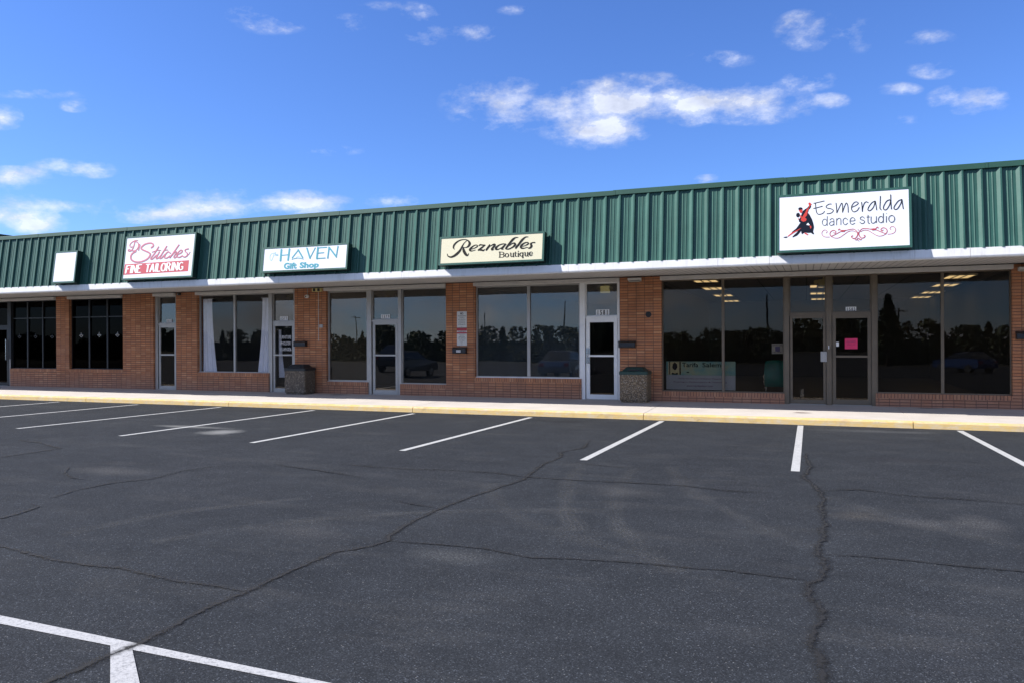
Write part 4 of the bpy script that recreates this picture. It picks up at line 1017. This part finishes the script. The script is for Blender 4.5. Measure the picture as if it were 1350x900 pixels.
# litter bins
def bin_(x0, x1, y0, y1, label, lidmat, bodymat):
    z = .172; t = thing('litter_bin', ((x0+x1)/2, (y0+y1)/2, z), label, 'litter bin', 'stone litter bins on the sidewalk')
    c = .03
    def ring(e, zz): return [(x0+e+c, y0+e, zz), (x1-e-c, y0+e, zz), (x1-e, y0+e+c, zz), (x1-e, y1-e-c, zz), (x1-e-c, y1-e, zz), (x0+e+c, y1-e, zz), (x0+e, y1-e-c, zz), (x0+e, y0+e+c, zz)]
    def loft(levels):
        mb = MB(); vs = []; [vs.extend(ring(e, zz)) for e, zz in levels]; n = len(levels)
        fs = [tuple(range(8))[::-1], tuple(range(8*(n-1), 8*n))]
        for k in range(n-1): fs += [(k*8+i, k*8+(i+1) % 8, (k+1)*8+(i+1) % 8, (k+1)*8+i) for i in range(8)]
        return mb.add(vs, fs)
    build(loft([(.03, z), (.03, z+.035), (.012, z+.045), (.0, z+.07), (.0, z+.70), (.006, z+.715)]), 'body', bodymat, t, bevel=.004)
    build(loft([(-.012, z+.70), (-.014, z+.765), (.0, z+.785), (.03, z+.79)]), 'rim', lidmat, t, bevel=.004)
    build(loft([(.05, z+.79), (.13, z+.875), (.15, z+.885)]), 'lid', lidmat, t, bevel=.006)
    build(MB().box(x0+.2, x1-.2, y0+.055, y0+.085, z+.795, z+.83), 'opening', M['rubber'], t)
bin_(-4.40, -3.70, 2.36, 2.93, 'square pebbled litter bin with a faded dark green lid beside the white 1581 door', M['bin_lid'], M['pebble'])
bin_(-14.62, -13.88, 2.40, 2.95, 'square drab pebbled litter bin with a black lid beside the gift shop door', M['bin_lid2'], M['pebble2'])

# ------------------------------------------------------------------ inside the shops
# curtains
def curtain(x0, x1, xb0, xb1, z0, z1, y, label):
    mb = MB(); n = 28; vs = []; rows = 9
    for r in range(rows+1):
        t_ = r/rows; z = z1+(z0-z1)*t_; e = t_**1.6
        a = x0+(xb0-x0)*e; b = x1+(xb1-x1)*e
        for i in range(n+1):
            u = i/n; vs.append((a+(b-a)*u+.01*math.sin(u*9+t_*3), y+.020*math.sin(u*34)*(1-.3*t_)+.010*math.sin(u*13+2), z))
    mb.add(vs, [(r*(n+1)+i, r*(n+1)+i+1, (r+1)*(n+1)+i+1, (r+1)*(n+1)+i) for r in range(rows) for i in range(n)])
    t = thing('curtain', ((x0+x1)/2, y, z0), label, 'curtain', 'white curtains in the gift shop window')
    build(mb, 'fabric', M['curtain'], t, smooth=True)
    build(MB().cyl((min(x0, x1)-.06, y, z1+.01), (1, 0, 0), .012, abs(x1-x0)+.12, 8), 'curtain_rod', M['chrome'], t)
curtain(-18.42, -18.06, -18.42, -17.85, .70, 3.12, 3.205, 'white curtain hanging at the left side of the gift shop window')
curtain(-16.05, -15.70, -16.25, -15.72, .70, 3.10, 3.205, 'white curtain hanging at the right side of the gift shop window')
curtain(-15.52, -15.44, -15.52, -15.28, .62, 2.1, 3.32, 'narrow white curtain behind the gift shop door')
# exit signs
def exitsign(x, z, y, label, lit=True):
    t = thing('exit_sign', (x, y, z), label, 'exit sign', 'cream emergency exit units inside the shops')
    build(MB().box(x-.125, x+.125, y, y+.06, z, z+.19), 'box', M['exit_lit'] if lit else M['exit_cream'], t, bevel=.004)
    for s in (-1, 1):
        build(MB().cyl((x+s*.17, y+.03, z+.14), (0, -1, -.3), .035, .05, 14, .055).box(x+s*.14-.02, x+s*.14+.02, y+.02, y+.04, z+.15, z+.17), 'lamp_head', M['exit_cream'], t)
    build(MB().box(x-.015, x+.015, y+.02, y+.04, z+.19, SOF), 'hanger', M['exit_cream'], t)
exitsign(-5.01, 2.98, 3.35, 'cream emergency exit unit with two lamps behind the 1581 transom')
exitsign(-15.02, 3.02, 3.35, 'cream emergency exit unit behind the gift shop transom', False)
exitsign(-11.53, 3.04, 3.35, 'cream emergency exit unit behind the 1579 transom', False)
exitsign(.40, 3.0, 3.6, 'cream emergency exit unit behind the dance studio transoms', False)
# fluorescent troffers
def troffer(x, y, label):
    t = thing('ceiling_light', (x, y, SOF-.03), label, 'ceiling light', 'lit fluorescent ceiling lights in the dance studio')
    z0, z1 = SOF-.03, SOF
    f = MB().box(x-.33, x-.30, y-.62, y+.62, z0, z1).box(x+.30, x+.33, y-.62, y+.62, z0, z1).box(x-.30, x+.30, y-.62, y-.59, z0, z1).box(x-.30, x+.30, y+.59, y+.62, z0, z1)
    for q in (-.1, .1): f.box(x+q-.02, x+q+.02, y-.59, y+.59, z0, z1)
    build(f, 'frame', M['cream_trim'], t)
    build(MB().box(x-.30, x+.30, y-.59, y+.59, SOF-.016, SOF-.008), 'diffuser', M['warm_tube'], t)
word = ['nearest', 'second nearest', 'third nearest', 'farthest']
for i, (xl, yl, xr, yr) in enumerate(((-2.56, 4.7, 3.70, 6.1), (-2.70, 8.1, 3.90, 9.5), (-2.80, 12.1, 4.08, 13.4), (-2.91, 16.4, 4.15, 16.7))):
    troffer(xl, yl, word[i]+' of the four ceiling lights behind the left dance studio window')
    troffer(xr, yr, word[i]+' of the four ceiling lights behind the right dance studio window')
for i, (x, y) in enumerate(((.42, 8.4), (.45, 12.3), (.50, 16.4))):
    troffer(x, y, ['nearest', 'middle', 'farthest'][i]+' of the three ceiling lights behind the double doors')
# banner in the studio window
y = 3.165
t = thing('banner', (-2.5, y, .47), 'printed fabric banner along the foot of the left dance studio window', 'banner')
def bw(a, b, h): return (-3.36+a*1.71, y-h, .475+b*.715)
def q4(a0, a1, b0, b1, h, mb=None): return (mb or MB()).add([bw(a0, b0, h), bw(a1, b0, h), bw(a1, b1, h), bw(a0, b1, h)], [(0, 1, 2, 3)])
build(MB().box(-3.36, -1.65, y, y+.006, .475, .84), 'lower_cloth', M['banner_pale'], t)
build(MB().box(-3.36, -1.65, y, y+.006, .842, 1.19), 'upper_cloth', M['banner'], t)
m = MB(); q4(.03, .22, .53, .99, .002, m); build(m, 'picture_panel', M['banner_buff'], t)
m = MB()
poly(m, [(a, b) for a, b in [(.09, .80), (.095, .9), (.125, .97), (.16, .9), (.165, .8), (.15, .72), (.13, .69), (.10, .73)]], bw, .004)
poly(m, [(.075, .55), (.09, .60), (.13, .57), (.165, .60), (.18, .55), (.16, .53), (.09, .53)], bw, .004)
q4(.045, .058, .53, .99, .0045, m); q4(.195, .215, .53, .99, .0045, m)
q4(.30, .34, .60, .63, .0045, m)
sb = lambda pts, w=.012: stroke(m, [(p[0], p[1]) for p in pts], w, bw, h=.005, k=4)
X = .235
for i, word_ in enumerate(['Tarifa', 'Salem']):
    text(m, word_, .235 if i == 0 else .53, .47 if i == 0 else .80, .80, .96, bw, .005, .015)
build(m, 'black_print', M['ink_black'], t)
m = MB()
for i, (s, a, b_) in enumerate([('Study the fine art of Dance Theatre', .18, .80), ('Training in Performance & Technique', .10, .88), ('www.tarifasalem.com', .30, .68)]):
    text(m, s, a, b_, .36-.125*i, .42-.125*i, bw, .004, .005)
build(m, 'maroon_print', M['banner_maroon'], t)
# small poster on the glass
t = thing('poster', (-.64, 3.17, 1.38), 'small pale poster with violet picture in the left dance studio window', 'poster')
build(MB().box(-.79, -.535, 3.17, 3.174, 1.385, 1.63), 'sheet', M['paper_white'], t)
m = MB().box(-.71, -.60, 3.167, 3.169, 1.44, 1.56); build(m, 'picture', M['violet'], t)
m = MB(); 
for z in (1.575, 1.41): text(m, 'DANCE CLASSES' if z > 1.5 else 'CALL TODAY', -.77, -.555, z, z+.03, wplane(3.1695), .001)
build(m, 'print', M['ink_black'], t)
t = thing('paper_notice', (.985, 3.08, 1.5), 'bright pink paper notice taped to the right bronze door', 'notice')
build(MB().box(.85, 1.125, GY-.004, GY, 1.50, 1.745), 'sheet', M['paper_pink'], t)
m = MB(); text(m, 'CLOSED', .89, 1.08, 1.65, 1.69, wplane(GY-.0045), .001); text(m, 'please call', .90, 1.07, 1.59, 1.61, wplane(GY-.0045), .001); build(m, 'print', M['banner_maroon'], t)
# door lettering of the gift shop door
t = thing('door_lettering', (-15.06, GY, 1.45), 'three rows of white lettering on the gift shop door glass', 'lettering')
for s, z in (('FURNITURE', 1.82), ('UPHOLSTERY', 1.635), ('815-849-0036', 1.45)):
    m = MB(); text(m, s, -15.31, -14.88, z, z+.105, wplane(GY+.002), .001)
    build(m, 'letter_row', M['ink_white'], t)
# small white decals on the dark glass, left
for i, (x, z) in enumerate([(-23.75, 1.99), (-22.90, 2.0), (-22.06, 2.0), (-26.82, 1.97), (-26.0, 1.97), (-25.17, 1.96)]):
    y = GY+.028; m = MB()
    fn = wplane(y)
    stroke(m, [(x-.085, z), (x, z-.07), (x+.085, z)], .016, fn, h=.001, straight=True)
    stroke(m, [(x-.03, z+.0), (x, z+.09), (x+.03, z+.0)], .013, fn, h=.0016, straight=True)
    stroke(m, [(x-.05, z+.005), (x+.05, z+.005)], .016, fn, h=.0022, straight=True)
    pane = ['left', 'middle', 'right'][i % 3]
    win = 'dark window between brick pillars' if i < 3 else 'dark window at the far left'
    tag(build(m, 'window_decal', M['ink_grey'] if i > 2 else M['paper_white'], loc=(x, y, z-.08)), 'small white decal on the %s pane of the %s' % (pane, win), 'decal', 'small white decals on the dark glass')
# green vinyl chair behind the studio glass
t = thing('vinyl_chair', (-.72, 3.7, .19), 'shiny green vinyl chair seen through the left dance studio window', 'chair')
mb = MB(); vs = []; nu, nv = 12, 10
for s in (0, 1):
    for j in range(nv+1):
        for i in range(nu+1):
            u = i/nu*2-1; v = j/nv
            w = .27*(1-.15*abs(v-.4)); x = -.72+u*w
            y_ = 3.42+.06*u*u-.03*math.sin(v*math.pi)+(.07 if s else 0)*math.sqrt(max(0, 1-u**4))*math.sqrt(max(0, 1-(2*v-1)**4))
            vs.append((x, y_+.10*v, .62+.60*v*(1-.05*u*u)))
n1 = (nu+1)*(nv+1)
fs = [(s*n1+j*(nu+1)+i, s*n1+j*(nu+1)+i+1, s*n1+(j+1)*(nu+1)+i+1, s*n1+(j+1)*(nu+1)+i) for s in (0, 1) for j in range(nv) for i in range(nu)]
build(mb.add(vs, fs), 'backrest', M['green_vinyl'], t, smooth=True)
build(MB().box(-.99, -.45, 3.50, 4.0, .56, .68), 'seat', M['green_vinyl'], t, bevel=.03)
for lx, ly in ((-.96, 3.54), (-.48, 3.54), (-.96, 3.96), (-.48, 3.96)):
    build(MB().tube([(lx, ly, .56), (lx, ly, .19)], .013), 'leg', M['chrome'], t)
for s in (-.99, -.45):
    build(MB().tube([(s, 3.52, .6), (s, 3.50, .86), (s, 3.92, .86), (s, 3.96, .6)], .012), 'armrest', M['chrome'], t)

# ------------------------------------------------------------------ what the windows mirror, behind the photographer
def tree_mesh(mb, x, y, h, w, n, conifer=False, leaf=.5):
    for i in range(n):
        t_ = random.random()**.8; ang = random.random()*6.283
        rr = w*((1-t_)*.95+.05 if conifer else math.sqrt(max(0, 1-(1.6*t_-.75)**2)))*random.uniform(.3, 1)
        c = Vector((x+rr*math.cos(ang), y+rr*math.sin(ang), h*(.08+.92*t_)))
        a = Vector((random.uniform(-1, 1), random.uniform(-1, 1), random.uniform(-1, 1))).normalized()*leaf*random.uniform(.6, 1.3)
        b = a.cross(Vector((random.uniform(-1, 1), random.uniform(-1, 1), random.uniform(-1, 1)))).normalized()*leaf*random.uniform(.5, 1)
        mb.add([c-a, c+b, c+a, c-b], [(0, 1, 2, 3)])
mb = MB()
x = -190.0
while x < 60:
    hgt = random.uniform(3.9, 5.3)+.5*math.sin(x*.11)
    tree_mesh(mb, x, -86+random.uniform(-6, 6), hgt, random.uniform(1.1, 2.2), 300, random.random() < .3, .30)
    x += random.uniform(.9, 2.0)
mb.box(-195, 64, -95, -94, 0, 3.3)
build(mb, 'distant_woods', M['foliage'], kind='stuff', label='dark line of far woods mirrored in the shop windows')
t = thing('conifer_tree', (9.0, -77, 0), 'tall dark conifer mirrored in the right dance studio window', 'tree')
mb = MB(); tree_mesh(mb, 9.0, -77, 8.3, 2.6, 900, True, .36); build(mb, 'crown', M['foliage'], t)
build(MB().cyl((9.0, -77, 0), (0, 0, 1), .25, 7, 8, .08), 'trunk', M['wood'], t)
def pole(x, y, h, label, arms=1, lean=0):
    t = thing('utility_pole', (x, y, 0), label, 'utility pole', 'utility poles mirrored in the windows')
    build(MB().cyl((x, y, 0), (lean, 0, 1), .19, h, 8, .12), 'shaft', M['wood'], t)
    for k in range(arms): build(MB().box(x-1.5, x+1.5, y-.07, y+.07, h-.7-k*1.0, h-.5-k*1.0), 'crossarm', M['wood'], t)
pole(-132, -185, 13, 'utility pole with crossarm mirrored in the brown-tinted window', 1)
pole(-79.5, -165, 12, 'utility pole mirrored in the left pane right of the notices', 0)
pole(-44, -120, 11.4, 'leaning pole mirrored in the pane left of the 1581 door', 0, .03)
pole(-5.6, -105, 10.5, 'tall bare pole mirrored in the left dance studio window', 0, -.02)
pole(-16, -170, 7.0, 'short crossarm pole mirrored in the left dance studio window', 2)
pole(16, -135, 9.8, 'utility pole mirrored beside the conifer in the right studio window', 1)
# low building with pale roof
t = thing('roadside_building', (34, -130, 0), 'low tan building with pale roof mirrored in the right studio window', 'building')
build(MB().box(20, 48, -136, -124, 0, 3.2), 'wall', M['tan_wall'], t)
build(MB().prism([(-137, 3.2), (-130, 5.0), (-123, 3.2)], 19.5, 48.5), 'roof', M['shingle'], t)
t = thing('roadside_building', (-14, -120, 0), 'dark flat-roofed building mirrored in the left studio window', 'building')
build(MB().box(-14.5, -11.5, -124, -118, 0, 5.0), 'wall', M['int_dark'], t); build(MB().box(-14.7, -11.3, -124.3, -117.7, 5.0, 5.2), 'roof', M['int_dark'], t)

def car(x, y, rz, mat, label):
    """saloon-like car: lofted body and cabin, arches, wheels, lamps"""
    t = thing('parked_car', (x, y, 0), label, 'car', 'cars parked behind the photographer')
    t.rotation_euler = (0, 0, rz)
    t['_w'] = (0, 0, 0)       # children are given in local coordinates
    prof = [(-2.25, .35), (-2.3, .62), (-2.2, .88), (-1.3, .98), (-.75, 1.02), (1.35, 1.05), (2.1, .98), (2.25, .7), (2.22, .35)]
    vs = []; ys = [(-.80, 1), (-.88, .0), (.88, .0), (.80, 1)]
    mb = MB(); n = len(prof)
    for yy in (-.88, .88):
        for px, pz in prof: vs.append((px, yy*(1 if pz < .9 else .93), pz))
    mb.add(vs, [tuple(range(n)), tuple(range(2*n-1, n-1, -1))]+[(i, n+i, n+(i+1) % n, (i+1) % n) for i in range(n)])
    body = build(mb, 'body', mat, t, loc=(0, 0, 0), bevel=.03, smooth=False)
    cab = [(-1.0, 1.0), (-.35, 1.46), (1.1, 1.5), (1.85, 1.02)]
    mb = MB(); n = len(cab); vs = [(px, s*(.80 if pz < 1.2 else .62), pz) for s in (-1, 1) for px, pz in cab]
    mb.add(vs, [tuple(range(n)), tuple(range(2*n-1, n-1, -1))]+[(i, n+i, n+(i+1) % n, (i+1) % n) for i in range(n)])
    build(mb, 'glasshouse', M['glass_car'], t, loc=(0, 0, 0), bevel=.02)
    build(MB().hexa([(-.30, -.62, 1.462), (1.08, -.62, 1.502), (1.08, .62, 1.502), (-.30, .62, 1.462), (-.28, -.58, 1.50), (1.05, -.58, 1.535), (1.05, .58, 1.535), (-.28, .58, 1.50)]), 'roof_panel', mat, t, loc=(0, 0, 0))
    for wx in (-1.38, 1.38):
        for s in (-1, 1):
            w = build(MB().cyl((wx, s*.70, .33), (0, s, 0), .33, .20, 22), 'wheel', M['rubber'], t, loc=(0, 0, 0))
            build(MB().cyl((wx, s*.885, .33), (0, s, 0), .21, .02, 16), 'rim', M['chrome'], w, loc=(0, 0, 0))
    for s in (-1, 1):
        build(MB().box(-2.27, -2.15, s*.62-.16, s*.62+.16, .66, .80), 'headlight', M['bulb'], t, loc=(0, 0, 0), bevel=.01)
        build(MB().box(2.16, 2.26, s*.66-.12, s*.66+.12, .70, .88), 'tail_light', M['box_red'], t, loc=(0, 0, 0), bevel=.01)
    for o in [t]+list(t.children_recursive): pass
    return t
car(-12.4, -17.6, rad(88), M['car_silver'], 'silver car mirrored in the window left of the 1581 door')
car(-22.0, -17.2, rad(91), M['car_grey'], 'dark grey car mirrored in the brown-tinted window')
car(10.9, -42.0, rad(60), M['car_blue'], 'blue car mirrored in the right dance studio window')

# ------------------------------------------------------------------ light, sky, clouds
A_, E_ = rad(65.6), rad(39.6)
sdir = Vector((-math.sin(A_)*math.cos(E_), -math.cos(A_)*math.cos(E_), math.sin(E_)))   # towards the sun
sl = bpy.data.lights.new('sun', 'SUN'); sl.energy = 5.0; sl.angle = rad(.53); sl.color = (1, .955, .90)
so = bpy.data.objects.new('sun', sl); COL.objects.link(so); so.rotation_euler = sdir.to_track_quat('Z', 'Y').to_euler(); so.location = sdir*50
wd = bpy.data.worlds.new('World'); sc.world = wd; wd.use_nodes = True
nt = wd.node_tree; bg = nt.nodes['Background']
sky = nt.nodes.new('ShaderNodeTexSky'); sky.sky_type = 'NISHITA'; sky.sun_disc = False
sky.sun_elevation = E_; sky.sun_rotation = math.atan2(sdir.x, sdir.y); sky.altitude = 200; sky.air_density = 1.0; sky.dust_density = .35; sky.ozone_density = 2.2
tc = nt.nodes.new('ShaderNodeTexCoord')
dirv = tc.outputs['Generated']
# world-fixed gnomonic plane about the direction the shops lie in
def dotn(v, d):
    n = nt.nodes.new('ShaderNodeVectorMath'); n.operation = 'DOT_PRODUCT'; link(nt, v, n.inputs[0]); n.inputs[1].default_value = d; return n.outputs['Value']
df = dotn(dirv, tuple(fwd)); front = math_(nt, 'GREATER_THAN', df, .05)
dfs = math_(nt, 'MAXIMUM', df, .05)
gx = math_(nt, 'DIVIDE', dotn(dirv, tuple(r2)), dfs); gy = math_(nt, 'DIVIDE', dotn(dirv, tuple(u2)), dfs)
cv = nt.nodes.new('ShaderNodeCombineXYZ'); link(nt, gx, cv.inputs[0]); link(nt, gy, cv.inputs[1])
st = N(nt, 'ShaderNodeMapping'); st.inputs['Scale'].default_value = (1, 1, 1.9); link(nt, dirv, st.inputs[0])
nz = noise(nt, st.outputs[0], 15, 10, .64); nzf = noise(nt, st.outputs[0], 34, 7, .62)
nzz = math_(nt, 'ADD', math_(nt, 'MULTIPLY', nz, .72), math_(nt, 'MULTIPLY', nzf, .28))
CL = [(668, 137, 72, 30, .72), (785, 152, 72, 36, 1), (850, 128, 92, 26, .9), (905, 140, 40, 22, .7), (985, 135, 80, 24, .92), (800, 172, 50, 16, .8), (1066, 106, 32, 12, .5), (1096, 133, 22, 9, .38), (1064, 40, 38, 22, .6), (1136, 46, 26, 20, .32), (950, 79, 40, 10, .28), (1230, 93, 30, 10, .36),
      (1278, 131, 46, 17, .88), (1186, 118, 26, 8, .28), (1220, 50, 34, 10, .22), (1190, 158, 20, 6, .18), (560, 46, 24, 12, .55), (622, 44, 36, 10, .38), (552, 18, 24, 10, .4), (460, 30, 22, 10, .38), (322, 20, 22, 10, .42), (360, 32, 40, 12, .32), (676, 14, 18, 6, .28), (520, 8, 40, 6, .25),
      (100, 139, 20, 8, .48), (50, 124, 60, 6, .3), (2, 156, 24, 16, .95), (158, 174, 20, 6, .4), (75, 222, 36, 11, .7), (128, 225, 24, 9, .45), (12, 236, 46, 14, .85), (5, 283, 60, 24, 1), (48, 296, 36, 14, .9), (120, 272, 60, 8, .35),
      (300, 270, 100, 17, .9), (400, 268, 60, 14, .95), (215, 282, 90, 11, .85), (85, 270, 50, 7, .4), (515, 264, 32, 9, .75), (430, 199, 44, 6, .2), (395, 201, 18, 6, .25), (935, 237, 18, 6, .7), (1490, 160, 60, 30, .8), (-130, 200, 90, 30, .9)]
acc = None
for px, py, rx, ry, k in CL:
    mp = nt.nodes.new('ShaderNodeMapping'); F_ = 1015.69
    cx, cy, ax, ay = (px-675)/F_, (450-py)/F_, rx/F_*1.3, ry/F_*1.35
    mp.inputs['Location'].default_value = (-cx/ax, -cy/ay, 0); mp.inputs['Scale'].default_value = (1/ax, 1/ay, 0); link(nt, cv.outputs[0], mp.inputs[0])
    ln = nt.nodes.new('ShaderNodeVectorMath'); ln.operation = 'LENGTH'; link(nt, mp.outputs[0], ln.inputs[0])
    v = math_(nt, 'MULTIPLY', math_(nt, 'SUBTRACT', 1.0, ln.outputs['Value'], True), k)
    acc = v if acc is None else math_(nt, 'ADD', acc, v)
acc = math_(nt, 'MINIMUM', acc, 1.15)
dens = math_(nt, 'ADD', acc, math_(nt, 'MULTIPLY', math_(nt, 'SUBTRACT', nzz, .5), 4.4))
mask = ramp(nt, dens, [(.02, 0), (.32, .12), (.65, .40), (.95, .66), (1.3, .84)])
mask = math_(nt, 'MULTIPLY', mask, ramp(nt, acc, [(0, 0), (.10, 1)]))
mask = math_(nt, 'MULTIPLY', mask, front)
# scattered clouds over the rest of the sky
el = nt.nodes.new('ShaderNodeSeparateXYZ'); link(nt, dirv, el.inputs[0])
back = ramp(nt, noise(nt, st.outputs[0], 4.5, 9, .6), [(.42, 0), (.60, .9)])
back = math_(nt, 'MULTIPLY', back, math_(nt, 'SUBTRACT', 1.0, ramp(nt, df, [(.0, 0), (.25, 1)])))
mask = math_(nt, 'MAXIMUM', mask, back)
skyc = mix(nt, 1, sky.outputs[0], (.52, .75, 1.25), 'MULTIPLY')
shade = ramp(nt, noise(nt, st.outputs[0], 19, 8, .6), [(.32, .66), (.62, 1.0)])
cl = mix(nt, 1, (7.2, 7.4, 8.0), shade, 'MULTIPLY')
fin = mix(nt, math_(nt, 'MULTIPLY', mask, .88), skyc, cl)
link(nt, fin, bg.inputs['Color']); bg.inputs['Strength'].default_value = .088

for o in bpy.data.objects:
    if '_w' in o: del o['_w']
vs_ = sc.view_settings; vs_.view_transform = 'Standard'; vs_.look = 'None'; vs_.exposure = 0.85; vs_.gamma = 1
sc.cycles.use_denoising = True
sc.cycles.max_bounces = 8; sc.cycles.diffuse_bounces = 3; sc.cycles.glossy_bounces = 3; sc.cycles.transparent_max_bounces = 12
sc.cycles.sample_clamp_indirect = 6
